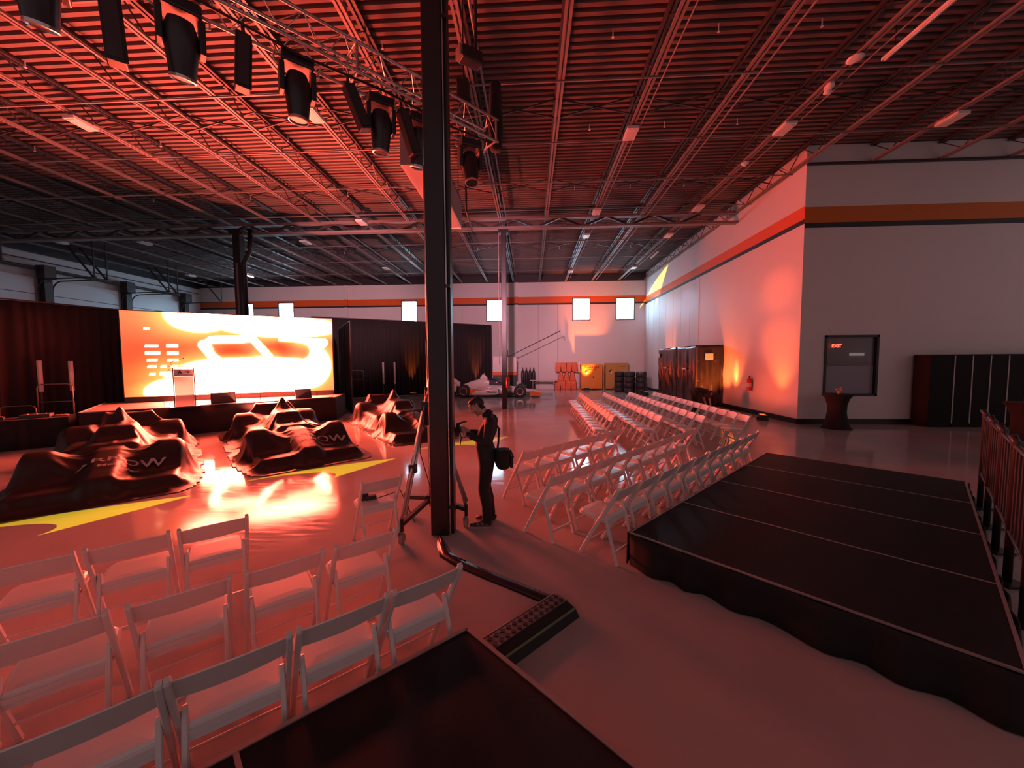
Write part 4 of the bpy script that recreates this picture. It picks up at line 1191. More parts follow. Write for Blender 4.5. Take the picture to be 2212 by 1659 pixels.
o = thing('wireless_dish', 'round white dish under the roof beam at upper right', 'antenna', (6.7, 8.3, 8.33)); MB().lathe([(0.02, 0), (0.14, -0.01), (0.15, -0.03), (0.1, -0.05), (0.0001, -0.055)], 18).obj('dish', m_lampwhite, o, True); MB().tube([(0, 0, 0.03), (0, 0, 0)], .02, 6).obj('stem', m_lampwhite, o)
o = thing('emergency_lamp', 'twin headed white emergency lamp on the roof beam', 'lamp', (6.75, 9.03, 8.28))
for s in (-1, 1):
    MB().lathe([(0.03, 0.06), (0.07, 0.02), (0.075, -0.06), (0.06, -0.08)], 12, Matrix.Translation((0.05 * s, 0.09 * s, -0.03)) @ Matrix.Rotation(0.5 * s, 4, 'X')).obj('lamp_head', m_lampwhite, o, True)
MB().box((0, 0, 0.02), (0.08, 0.2, 0.06)).obj('bracket', m_lampwhite, o)
o = thing('ceiling_camera', 'small round white camera dome on the roof beam before the corner', 'camera', (6.76, 12.3, 8.33)); MB().lathe([(0.11, 0), (0.11, -0.04), (0.08, -0.06)], 14).obj('ring', m_lampwhite, o, True); MB().ball((0, 0, -0.06), 0.06, 10).obj('dome', m_lens, o)
# hanging unit heater / duct
hv = thing('hanging_air_unit', 'grey hanging air handling box behind the near column', 'air unit', (-3.05, 11.1, 0))
MB().box((0.2, 0.3, 7.45), (0.75, 4.3, 0.9)).obj('casing', mat('galvanised', (0.3, 0.28, 0.28), 0.5, 0.2), hv, bevel=0.03)
MB().box((0.2, 2.5, 7.3), (0.65, 0.12, 0.6)).obj('grille', m_lampwhite, hv)
for s in (-1, 1):
    for q in (-1, 1):
        MB().tube([(s * .5, q * 2.2, 7.9), (s * .5, q * 2.2, 8.9)], 0.012, 6).obj('hanger_rod', m_dark, hv)
MB().tube([(0.95, 1.2, 8.2), (0.95, 1.2, 7.1), (0.9, 2.8, 7.0), (0.2, 2.8, 7.0)], 0.03, 8).obj('gas_pipe', m_black, hv, True)

# ================================================================== crank stand with tall mast
cs = thing('crank_stand', 'tall wheeled crank stand with silver mast beside the near column', 'stand', (-1.33, 4.74, 0))
MB().tube([(0, 0, 0.2), (0, 0, 2.4)], 0.035, 10).obj('mast_tube', m_alu, cs, True)
MB().tube([(0, 0, 2.4), (0, 0, 4.6)], 0.027, 10).obj('mast_tube', m_alu, cs, True)
MB().tube([(0, 0, 4.6), (0, 0, 7.0)], 0.02, 10).obj('mast_tube', m_darksteel, cs, True)
MB().box((0, 0, 1.72), (0.1, 0.1, 0.14)).obj('collar', m_black, cs, bevel=0.01)
MB().box((0, 0, 0.3), (0.14, 0.14, 0.1)).obj('hub', m_black, cs, bevel=0.01)
MB().box((-0.02, -0.08, 1.45), (0.1, 0.1, 0.3)).tube([(-0.05, -0.14, 1.5), (-0.16, -0.16, 1.5), (-0.16, -0.16, 1.4)], 0.01, 6).obj('winch', m_dark, cs)
MB().tube([(0.02, -0.05, 1.9), (-0.02, -0.09, 1.4), (0.05, -0.06, 1.0), (0.0, -0.1, 0.7), (0.05, -0.07, 0.55)], 0.02, 6).obj('hanging_chain', m_steel, cs)
for i, (fx, fy) in enumerate(((-0.17, -0.66), (0.5, -0.2), (-0.42, 0.2))):
    d = Vector((fx, fy, 0)); e = d.normalized()
    MB().bar(d * 0.08 + Vector((0, 0, 0.3)), d + Vector((0, 0, 0.24)), 0.05, 0.05).obj('outrigger', m_darksteel, cs)
    side = Vector((-e.y, e.x, 0)) * 0.0
    MB().tube([(e.x * 0.03, e.y * 0.03, 1.75), (d.x, d.y, 0.28)], 0.02, 8).obj('leg_strut', m_alu, cs, True)
    MB().tube([(e.x * 0.06, e.y * 0.06, 1.55), (d.x * .97 + 0.03, d.y * .97, 0.34)], 0.014, 8).obj('leg_strut', m_alu, cs, True)
    MB().box(((d.x) * .62 + 0, (d.y) * .62, 0.82), (0.09, 0.07, 0.1)).obj('strut_clamp', m_black, cs) if i == 0 else None
    MB().tube([(d.x, d.y, 0.3), (d.x, d.y, 0.15)], 0.022, 8).obj('caster_stem', m_dark, cs)
    T = Matrix.Translation((d.x, d.y, 0.066)) @ Matrix.Rotation(PI / 2, 4, 'Y')
    wv = MB().lathe([(0.03, -0.022), (0.06, -0.022), (0.065, -0.014), (0.065, 0.014), (0.06, 0.022), (0.03, 0.022)], 16, T).obj('caster_wheel', mat('caster_rubber', (0.28, 0.24, 0.22), 0.6), cs)
    smooth_by_angle(wv, 40)
    MB().prism([(-0.035, 0.05), (0.035, 0.05), (0.05, 0.15), (-0.05, 0.15)], -0.03, -0.024, Matrix.Translation((d.x, d.y, 0)) @ Matrix.Rotation(PI / 2, 4, 'X') @ Matrix.Rotation(PI / 2, 4, 'Y')).obj('caster_fork', m_steel, cs)
MB().tube([(0.02, -0.04, 1.9), (-0.05, -0.3, 1.0), (0.05, -0.2, 0.5), (0.08, -0.1, 0.34), (0.1, -0.25, 0.02)], 0.006, 6).obj('power_cable', m_black, cs, True)
# ================================================================== people
m_skin = mat('skin', (0.55, 0.33, 0.26), 0.5)
m_hair = mat('dark_hair', (0.025, 0.017, 0.014), 0.55)
m_jacket = mat('black_jacket', (0.016, 0.015, 0.018), 0.75, bump=0.4, bscale=18)
m_trous = mat('black_trousers', (0.013, 0.012, 0.014), 0.8, bump=0.4, bscale=14)
m_shirt = mat('grey_shirt', (0.2, 0.17, 0.17), 0.8)


def capsule(mb, a, b_, ra, rb, n=12):
    a, b_ = Vector(a), Vector(b_); d = b_ - a
    L = d.length
    if L < 1e-6:
        mb.ball(a, ra, n); return
    z = d / L; x = z.orthogonal().normalized(); y = z.cross(x)
    T = Matrix((x, y, z)).transposed().to_4x4(); T.translation = a
    prof = [(max(1e-5, ra * math.cos(t)), ra * math.sin(t)) for t in np.linspace(-PI / 2, 0, 4)] + [(max(1e-5, rb * math.cos(t)), L + rb * math.sin(t)) for t in np.linspace(0, PI / 2, 4)]
    mb.lathe(prof, n, T)


def figure(name, label, prims, mats, loc, rz, voxel=0.009, smooth=4):
    """prims: (a, b, ra, rb, material index). One continuous skin over all of them."""
    mb = MB()
    for a, b_, ra, rb, mi in prims:
        capsule(mb, a, b_, ra, rb)
    me = mb.mesh('body_raw', mats)
    tmp = bpy.data.objects.new('body_raw', me); COL.objects.link(tmp)
    rm_ = tmp.modifiers.new('r', 'REMESH'); rm_.mode = 'VOXEL'; rm_.voxel_size = voxel
    sm_ = tmp.modifiers.new('s', 'SMOOTH'); sm_.factor = 0.5; sm_.iterations = smooth
    bpy.context.view_layer.update()
    body = bpy.data.meshes.new_from_object(tmp.evaluated_get(bpy.context.evaluated_depsgraph_get()))
    bpy.data.objects.remove(tmp)
    n = len(body.polygons); c = np.empty(n * 3); body.polygons.foreach_get('center', c); c = c.reshape(-1, 3)
    best = np.full(n, 1e9); lab = np.zeros(n, int)
    for a, b_, ra, rb, mi in prims:
        a = np.array(a, float); d = np.array(b_, float) - a; L2 = (d * d).sum() + 1e-12
        t = np.clip(((c - a) @ d) / L2, 0, 1)
        dist = np.linalg.norm(c - a - t[:, None] * d, axis=1) - (ra + (rb - ra) * t)
        w_ = dist < best; best[w_] = dist[w_]; lab[w_] = mi
    body.materials.clear()
    for mm in mats: body.materials.append(mm)
    body.polygons.foreach_set('material_index', lab.astype(np.int32)); body.polygons.foreach_set('use_smooth', [True] * n); body.update()
    o = thing(name, label, 'person', loc, rz)
    put('body', body, o)
    return o


def head_prims(c, pitch, mi, k=1.0):
    """skull, jaw, nose, ears around centre c; x forward, pitched nose-down by pitch"""
    R_ = Matrix.Rotation(pitch, 3, 'Y'); out = []
    def P_(x, y, z): return tuple(Vector(c) + R_ @ (Vector((x, y, z)) * k))
    out.append((P_(-0.025, 0, 0.035), P_(0.03, 0, 0.04), 0.078 * k, 0.072 * k, mi))
    out.append((P_(0.03, -0.022, -0.02), P_(0.03, 0.022, -0.02), 0.056 * k, 0.056 * k, mi))
    out.append((P_(0.05, 0, -0.075), P_(0.062, 0, -0.09), 0.036 * k, 0.026 * k, mi))      # chin
    out.append((P_(0.0, -0.042, -0.06), P_(0.04, -0.02, -0.085), 0.024 * k, 0.024 * k, mi)); out.append((P_(0.0, 0.042, -0.06), P_(0.04, 0.02, -0.085), 0.024 * k, 0.024 * k, mi))
    out.append((P_(0.092, 0, 0.012), P_(0.112, 0, -0.028), 0.008 * k, 0.013 * k, mi))      # nose
    out.append((P_(0.088, -0.03, 0.028), P_(0.088, 0.03, 0.028), 0.012 * k, 0.012 * k, mi))  # brow
    out.append((P_(0.08, -0.02, -0.055), P_(0.08, 0.02, -0.055), 0.012 * k, 0.012 * k, mi))  # lips
    for s in (-1, 1):
        out.append((P_(-0.008, s * 0.077, 0.02), P_(-0.004, s * 0.076, -0.02), 0.013 * k, 0.009 * k, mi))
    return out, P_


def hand_prims(w_, pd, cu, up_, mi):
    """wrist w_, palm direction pd, finger curl direction cu, thumb direction up_"""
    w_, pd, cu, up_ = Vector(w_), Vector(pd).normalized(), Vector(cu).normalized(), Vector(up_).normalized(); out = []
    pc = w_ + pd * 0.085
    for k in range(4):
        off = up_ * (0.03 - 0.02 * k)
        out.append((tuple(w_ + off * 0.5), tuple(pc + off), 0.016, 0.014, mi))
        a = pc + off; L = (0.045, 0.05, 0.047, 0.037)[k]
        b_ = a + (pd * 0.75 + cu * 0.65).normalized() * L; c = b_ + (pd * 0.1 + cu).normalized() * L * 0.75; d = c + (cu * 0.8 - pd * 0.6).normalized() * L * 0.5
        out += [(tuple(a), tuple(b_), 0.0095, 0.009, mi), (tuple(b_), tuple(c), 0.009, 0.008, mi), (tuple(c), tuple(d), 0.008, 0.007, mi)]
    a = w_ + pd * 0.03 + up_ * 0.02; b_ = a + (up_ * 0.8 + pd * 0.6 + cu * 0.3).normalized() * 0.045; c = b_ + (pd * 0.8 + cu * 0.5 + up_ * 0.2).normalized() * 0.035
    out += [(tuple(a), tuple(b_), 0.014, 0.011, mi), (tuple(b_), tuple(c), 0.011, 0.009, mi)]
    return out


def shoe(o, x, y, rz, k=1.0):
    T = Matrix.Translation((x, y, 0)) @ Matrix.Rotation(rz, 4, 'Z')
    prof = [(-0.115, .03, .08, .028), (-0.10, .036, .085, .0), (-0.05, .037, .105, .0), (0.0, .038, .10, .0), (0.05, .045, .075, .0), (0.11, .046, .06, .0), (0.15, .036, .05, .006), (0.165, .018, .035, .012)]
    secs = []
    for px, hw, zt, zb in prof:
        secs.append([T @ Vector((px, hw * c, zb + .018 + (zt - zb - .018) * (0.5 + 0.5 * s_))) for c, s_ in ((1, -1), (1, -.2), (.75, .6), (.3, 1), (-.3, 1), (-.75, .6), (-1, -.2), (-1, -1))])
    u = MB().loft(secs).obj('shoe', mat('shoe_black', (0.03, 0.027, 0.028), 0.6), o); fix_normals(u); smooth_by_angle(u, 60)
    secs = [[T @ Vector((px, hw * 1.08 * s_, z + zb)) for s_, z in ((1, 0), (1, .022), (-1, .022), (-1, 0))] for px, hw, zt, zb in prof]
    q = MB().loft(secs).obj('sole', mat('shoe_sole', (0.3, 0.27, 0.27), 0.6), u); fix_normals(q)
    for s_ in (-1, 1):
        for j in range(3):
            MB().bar(T @ Vector((-0.06 + 0.05 * j, s_ * 0.04, 0.03)), T @ Vector((-0.03 + 0.05 * j, s_ * 0.037, 0.078)), 0.008, 0.006).obj('shoe_stripe', mat('shoe_stripe', (0.4, 0.36, 0.36), 0.4), u)
    return u


# --- photographer, standing in profile, looking down at the camera in his hands
# local x = forward, y = his left (towards the camera), z up
J, T_, K_, SH = 0, 1, 2, 3
pp = []
for s in (-1, 1):
    pp += [((-0.035, s * 0.075, 0.915), (0.005, s * 0.07, 1.06), 0.118, 0.104, J), ((0.01, s * 0.07, 1.06), (-0.05, s * 0.085, 1.24), 0.10, 0.115, J), ((-0.05, s * 0.085, 1.24), (-0.085, s * 0.10, 1.35), 0.115, 0.085, J), ((-0.085, s * 0.10, 1.36), (-0.05, s * 0.02, 1.42), 0.06, 0.055, J)]
    pp += [((-0.085, s * 0.15, 1.36), (-0.085, s * 0.215, 1.30), 0.065, 0.06, J), ((-0.085, s * 0.205, 1.33), (-0.06, s * 0.235, 1.12), 0.06, 0.052, J), ((-0.06, s * 0.235, 1.12), (0.19, s * 0.10, 1.19), 0.052, 0.036, J)]
    pp += [((0.15, s * 0.12, 1.18), (0.215, s * 0.085, 1.2), 0.026, 0.025, K_)]
    pp += [((-0.03, s * 0.075, 0.9), (-0.03, s * 0.09, 0.78), 0.108, 0.095, T_)]
leg = [(0.0, 0.095, (-0.035, 0.095, 0.1)), (0.0, -0.1, (-0.06, -0.1, 0.1))]
for kx, ky, ank in leg:
    pp += [((-0.03, ky * .95, 0.8), (0.005, ky, 0.48), 0.094, 0.072, T_), ((0.005, ky, 0.48), (-0.035, ky, 0.3), 0.072, 0.074, T_), ((-0.035, ky, 0.3), ank, 0.07, 0.064, T_)]
pp += [((-0.06, 0, 1.40), (0.025, 0, 1.5), 0.056, 0.05, K_), ((-0.055, 0, 1.41), (-0.03, 0, 1.445), 0.068, 0.062, J)]
hp, HP = head_prims((0.085, 0, 1.545), 0.62, K_)
pp += hp
pp += hand_prims((0.215, 0.085, 1.2), (0.75, -0.55, 0.1), (0.2, -0.5, 0.6), (0.3, 0.2, 0.9), K_)
pp += hand_prims((0.215, -0.085, 1.2), (0.75, 0.55, 0.25), (0.3, 0.6, 0.2), (0.1, 0.0, 1.0), K_)
ph = figure('person', 'person in dark jacket and trousers looking down at a camera in both hands', pp, [m_jacket, m_trous, m_skin], (-0.60, 4.66, 0), PI)
def hair_from(o, c, pitch, mt):
    """short hair grown from the scalp faces of the body mesh"""
    body = next(ch for ch in o.children if ch.name.startswith('body')).data
    iv = Matrix.Rotation(pitch, 3, 'Y').inverted(); c = Vector(c); rnd = random.Random(5)
    loc = [iv @ (v.co - c) for v in body.vertices]
    def scalp(p):
        if p.length > 0.17: return False
        line = 0.078 if p.x > 0.05 else (0.045 if p.x > 0.012 else (0.012 if p.x > -0.02 else -0.075))
        if abs(p.y) > 0.078 and p.z < 0.04: return False
        return p.z > line and p.x < 0.098
    sel = [f for f in body.polygons if all(scalp(loc[i]) for i in f.vertices)]
    idx = {}; vs = []; fs = []
    for f in sel:
        q = []
        for i in f.vertices:
            if i not in idx:
                idx[i] = len(vs); v = body.vertices[i]
                vs.append(v.co + v.normal * (0.009 + rnd.uniform(-0.0015, 0.0015)))
            q.append(idx[i])
        fs.append(q)
    h = MB().add(vs, fs).obj('hair', mt, o, True)
    solid(h, 0.012)
    return h


hair_from(ph, (0.085, 0, 1.545), 0.62, m_hair)
for s in (-1, 1):
    MB().tube([(0.125, s * 0.133, 1.172), (0.172, s * 0.108, 1.186)], [0.046, 0.042], 12).obj('cuff', m_jacket, ph, True)
MB().tube([(-0.062, 0, 1.415), (-0.015, 0, 1.462)], [0.08, 0.066], 16).obj('collar', m_jacket, ph, True)
for s in (-1, 1):
    MB().ball(HP(0.088, s * 0.03, 0.006), 0.009, 8, (0.7, 1, 0.5)).obj('eye', m_dark, ph)
shoe(ph, 0.02, 0.1, 0.05); shoe(ph, -0.02, -0.11, -0.15)
MB().tube([(-0.11, 0.12, 1.40), (-0.19, 0.0, 1.25), (-0.17, -0.1, 1.05), (-0.16, -0.06, 0.95)], 0.014, 6).obj('shoulder_strap', m_black, ph, True)

# camera held in the hands
cm_ = thing('camera', 'black photo camera with lens held in both hands of the photographer', 'camera', (-0.60 - 0.325, 4.66, 1.255), PI)
Tt = Matrix.Rotation(0.25, 4, 'Y')
MB().box((-0.0, 0, 0), (0.06, 0.13, 0.085), Tt).obj('body', m_dark, cm_, bevel=0.01)
MB().prism([(-0.03, 0.04), (0.03, 0.04), (0.02, 0.075), (-0.02, 0.075)], -0.03, 0.03, Tt @ Matrix.Rotation(PI / 2, 4, 'X')).obj('viewfinder_hump', m_dark, cm_)
MB().lathe([(0.03, 0.02), (0.036, 0.05), (0.034, 0.09), (0.04, 0.1), (0.04, 0.13), (0.03, 0.13)], 16, Tt @ Matrix.Rotation(PI / 2, 4, 'Y')).obj('lens', m_dark, cm_, True)
MB().box((-0.038, 0, 0.055), (0.03, 0.1, 0.012), Tt).obj('tilted_screen', mat('camera_screen', (0.1, 0.12, 0.15), 0.15), cm_)
MB().box((-0.07, 0.03, 0.07), (0.11, 0.02, 0.02), Tt).obj('grip_handle', m_dark, cm_)
MB().tube([(0, 0.066, 0.03), (-0.04, 0.075, -0.1), (-0.02, 0.05, -0.2), (0, -0.066, -0.05)], 0.006, 6).obj('neck_strap', m_black, cm_, True)
# bag on the hip
bg = thing('camera_bag', 'black camera shoulder bag resting on the photographer hip', 'bag', (-0.60 + 0.235, 4.6, 0.75), 0.3)
MB().box((0, 0, 0.12), (0.17, 0.24, 0.24)).obj('body', m_blackfab, bg, bevel=0.06)
MB().box((0.0, 0, 0.215), (0.185, 0.25, 0.07)).obj('flap', m_blackfab, bg, bevel=0.03)
MB().box((0.1, 0, 0.1), (0.04, 0.2, 0.15)).obj('front_pocket', m_blackfab, bg, bevel=0.012)
for s in (-1, 1):
    MB().tube([(0.09, s * 0.06, 0.25), (0.13, s * 0.06, 0.16), (0.11, s * 0.06, 0.08)], 0.008, 6).obj('buckle_strap', m_black, bg, True)

# --- second person bending forward by the wrapped racks
pq = []
for s in (-1, 1):
    pq += [((-0.02, s * 0.08, 0.9), (0.18, s * 0.08, 0.93), 0.12, 0.115, J), ((0.18, s * 0.08, 0.93), (0.42, s * 0.1, 0.88), 0.115, 0.105, J), ((0.42, s * 0.1, 0.88), (0.48, s * 0.16, 0.84), 0.08, 0.062, J)]
    pq += [((0.48, s * 0.18, 0.83), (0.50, s * 0.22, 0.64), 0.056, 0.045, J), ((0.5, s * 0.22, 0.62), (0.58, s * 0.17, 0.34), 0.043, 0.03, K_)]
    pq += [((-0.02, s * 0.09, 0.86), (0.06, s * 0.1, 0.46), 0.105, 0.068, T_), ((0.06, s * 0.1, 0.46), (-0.04, s * 0.11, 0.1), 0.068, 0.05, T_)]
    pq += hand_prims((0.58, s * 0.17, 0.33), (0.25, -0.2 * s, -1), (0.6, -0.5 * s, -0.3), (0.6, -0.3 * s, 0.2), K_)
hp, HP2 = head_prims((0.66, 0, 0.80), 1.15, K_)
pq += [((0.46, 0, 0.88), (0.6, 0, 0.84), 0.06, 0.052, K_)] + hp
p2 = figure('person', 'person in a black shirt bending forward beside the wrapped racks', pq, [m_jacket, m_trous, m_skin], (6.65, 15.25, 0), 0.1, 0.011)
hair_from(p2, (0.66, 0, 0.80), 1.15, m_hair)
for s in (-1, 1):
    MB().ball(HP2(0.088, s * 0.03, 0.006), 0.009, 8, (0.7, 1, 0.5)).obj('eye', m_dark, p2)
shoe(p2, 0.02, 0.12, 0.1); shoe(p2, 0.02, -0.12, -0.1)
# ================================================================== things along the far and side walls
def extr(mb, poly, y0, y1, T=None):
    """outline in x,z extruded along y"""
    M_ = Matrix(((1, 0, 0, 0), (0, 0, -1, 0), (0, 1, 0, 0), (0, 0, 0, 1)))
    mb.prism(poly, -y1, -y0, (T @ M_) if T is not None else M_)
    return mb


# orange trestle barriers stacked against the far wall
m_wstripe = mat('white_stripe', (0.8, 0.7, 0.68), 0.5)
def barrier(x, z, y, label, up=True):
    o = thing('plastic_barrier', label, 'barrier', (x, y, z), 0, 'stack of orange plastic barriers')
    W_, H_ = 0.80, 0.68
    extr(MB(), [(-W_ / 2, 0), (-0.05, 0), (0.0, 0.42), (0.05, 0), (W_ / 2, 0), (W_ / 2 - 0.02, H_), (-W_ / 2 + 0.02, H_)], -0.22, 0.22).obj('body', m_orange, o, bevel=0.015)
    for k in (-0.24, 0.14):
        MB().bar((k, -0.225, 0.62), (k + 0.1, -0.225, 0.48), 0.012, 0.05, (0, 1, 0)).obj('white_stripe', m_wstripe, o)
    return o
def wedge(x, z, y, label):
    o = thing('plastic_barrier_wedge', label, 'barrier', (x, y, z), 0, 'stack of orange plastic barriers')
    extr(MB(), [(-0.215, 0), (0.215, 0), (0.09, 0.68), (-0.09, 0.68)], -0.22, 0.22).obj('body', m_orange, o, bevel=0.015)
    MB().box((0, -0.225, 0.3), (0.16, 0.012, 0.3)).obj('moulded_panel', m_orange, o)
yb_ = 28.45
barrier(2.26, 0.0, yb_, 'orange plastic barrier at the bottom of the stack, nearer the folding table')
barrier(3.08, 0.0, yb_, 'orange plastic barrier at the bottom of the stack, nearer the cabinets')
for k, nm in enumerate(('nearest the folding table', 'in the middle', 'nearest the cabinets')):
    wedge(2.3 + 0.42 * k * 1.05, 0.69, yb_, 'tapered orange barrier wedge in the stack, ' + nm)
barrier(2.3, 1.38, yb_, 'orange plastic barrier on top of the stack, nearer the folding table')
barrier(3.12, 1.38, yb_, 'orange plastic barrier on top of the stack, nearer the cabinets')
wr = thing('warning_post', 'thin orange post and board beside the barrier stack', 'post', (3.66, 28.0, 0))
MB().box((0, 0, 1.05), (0.06, 0.06, 2.0)).obj('post', m_orange, wr); MB().box((-0.05, 0, 1.4), (0.34, 0.1, 0.08)).obj('crossbar', m_orange, wr); MB().box((0, 0, 0.04), (0.3, 0.4, 0.08)).obj('foot', m_orange, wr)


def cabinet(x0, x1, h, label, dens, mt):
    o = thing('storage_cabinet', label, 'cabinet', ((x0 + x1) / 2, 28.4, 0)); W_ = x1 - x0
    MB().box((0, 0, h / 2 + 0.06), (W_, 0.6, h - 0.02)).obj('body', mt, o, bevel=0.01)
    for s in (-1, 1):
        d = MB().box((s * W_ / 4, -0.31, h / 2 + 0.04), (W_ / 2 - 0.04, 0.03, h - 0.16)).obj('door', mt, o, bevel=0.006)
        if s > 0:
            MB().box((0.12, -0.335, h * 0.5), (0.1, 0.02, 0.12)).obj('handle', m_dark, d)
        MB().tube([(s * (W_ / 2 - 0.1), 0, 0.06), (s * (W_ / 2 - 0.1), 0, 0.0)], 0.03, 6).obj('leg', m_dark, o)
    dm = mat('diamond_white', (0.8, 0.78, 0.75), 0.5); dr = mat('diamond_red', (0.6, 0.05, 0.03), 0.5); dbk = mat('diamond_dark', (0.03, 0.03, 0.06), 0.5)
    cx, cz = -W_ * 0.25, h * 0.72
    for dx, dz, mm in ((0, .09, dr), (-.09, 0, dbk), (.09, 0, m_yellow), (0, -.09, dm)):
        MB().box((cx + dx, -0.33, cz + dz), (0.12, 0.006, 0.12), Matrix.Translation((cx + dx, 0, cz + dz)) @ Matrix.Rotation(PI / 4, 4, 'Y') @ Matrix.Translation((-cx - dx, 0, -cz - dz))).obj('hazard_diamond', mm, o)
    for tx, sz, px, pz in dens:
        t_ = text_mesh(tx, sz, 0.004, 0.002); t_.materials.append(mat('cabinet_print', (0.12, 0.03, 0.02), 0.5))
        put('lettering', t_, o, (px, -0.33, pz), (PI / 2, 0, 0))
cabinet(3.83, 5.42, 1.88, 'bright orange lit safety cabinet with warning print', [('FLAMMABLE', 0.2, 0.0, 1.7), ('KEEP FIRE AWAY', 0.09, 0.0, 1.55)], m_yellow)
cabinet(5.66, 7.32, 1.96, 'tan safety cabinet with a dark hazard diamond beside the tyres', [('CAUTION', 0.1, 0.4, 1.75)], mat('tan_cabinet_paint', (0.55, 0.3, 0.08), 0.45))
# speaker stand in front of the second cabinet
ss = thing('tripod_stand', 'thin black tripod stand in front of the tan cabinet', 'stand', (6.35, 27.4, 0))
MB().tube([(0, 0, 0.3), (0, 0, 1.25)], 0.025, 8).obj('pole', m_dark, ss)
for k in range(3):
    a = k * 2 * PI / 3 + 0.5
    MB().bar((0, 0, 0.42), (0.45 * math.cos(a), 0.45 * math.sin(a), 0.02), 0.03, 0.03).obj('leg', m_dark, ss)


# floor uplights
def uplight(x, y, rz, label):
    o = thing('uplight', label, 'uplight', (x, y, 0), rz, 'floor uplights')
    MB().box((0, 0, 0.14), (0.42, 0.22, 0.12)).obj('housing', m_dark, o, bevel=0.015)
    MB().box((0, 0, 0.203), (0.36, 0.16, 0.008)).obj('lens', mat('uplight_lens', (0.9, 0.35, 0.1), 0.2, emit=(1, 0.25, 0.05), estr=0.4), o)
    for s in (-1, 1):
        MB().box((s * 0.2, 0, 0.04), (0.03, 0.3, 0.08)).obj('foot_bracket', m_dark, o)
    MB().tube([(0.2, 0.05, 0.06), (0.4, 0.1, 0.012), (0.7, 0.02, 0.01), (0.6, -0.2, 0.01)], 0.01, 6).obj('cable', m_black, o, True)
uplight(4.15, 27.55, 0.0, 'black floor uplight in front of the orange cabinet')
uplight(8.2, 13.35, 1.2, 'black floor uplight at the side wall near the corner')
uplight(7.2, 23.4, 1.5, 'black floor uplight by the tyre stack')
uplight(-3.75, 25.8, 0.55, 'black floor uplight under the drape behind the race car')
uplight(-7.6, 23.35, 0.55, 'black floor uplight under the drape left of the near column')

uplight(-8.55, 11.05, D45, 'added black floor uplight, hidden at the foot of the stage between two covered cars')  # lamp added out of sight behind the covers to light the ceiling

# tyre stacks
m_tyre = mat('stacked_tyre', (0.03, 0.028, 0.03), 0.6)
ty_me = MB().lathe([(0.18, 0.0), (0.28, 0.0), (0.33, 0.05), (0.33, 0.31), (0.28, 0.355), (0.18, 0.355), (0.18, 0.3), (0.19, 0.05), (0.18, 0.0)], 22).mesh('tyre', m_tyre, True)
rim_me = MB().lathe([(0.0001, 0.12), (0.17, 0.1), (0.18, 0.3), (0.15, 0.31), (0.14, 0.14), (0.0001, 0.16)], 18).mesh('rim', mat('wheel_rim_dark', (0.08, 0.07, 0.07), 0.3, 0.6), True)
for i, (x, y) in enumerate(((6.15, 25.9), (6.85, 25.7), (7.55, 25.4), (6.6, 25.05), (7.3, 24.75))):
    for k in range(4):
        o = thing('spare_wheel', 'black race wheel, %s from the floor in the %s stack counted from the cabinets' % (ORD[k], ORD[i]), 'wheel', (x, y, 0.358 * k), 0.3 * k, 'stacked race tyres')
        put('tyre_casing', ty_me, o); put('rim', rim_me, o)
# hand truck
ht = thing('hand_truck', 'black hand truck standing in front of the tyre stacks', 'hand truck', (6.75, 22.6, 0), 0.4)
for s in (-1, 1):
    MB().tube([(s * 0.16, 0, 0.12), (s * 0.16, 0.12, 1.35)], 0.02, 8).obj('side_rail', m_black, ht)
    wv = MB().lathe([(0.03, -0.03), (0.12, -0.03), (0.13, 0), (0.12, 0.03), (0.03, 0.03)], 14, Matrix.Translation((s * 0.24, 0.02, 0.13)) @ Matrix.Rotation(PI / 2, 4, 'Y')).obj('wheel', m_rubber, ht)
for z in (0.3, 0.6, 0.9, 1.2):
    MB().bar((-0.16, 0.02 + z * .08, z), (0.16, 0.02 + z * .08, z), 0.025, 0.025).obj('crossbar', m_black, ht)
MB().tube([(-0.16, 0.12, 1.35), (-0.14, 0.13, 1.42), (0.14, 0.13, 1.42), (0.16, 0.12, 1.35)], 0.02, 8).obj('handle', m_steel, ht, True)
MB().box((0, -0.14, 0.02), (0.4, 0.28, 0.02)).obj('toe_plate', m_steel, ht)


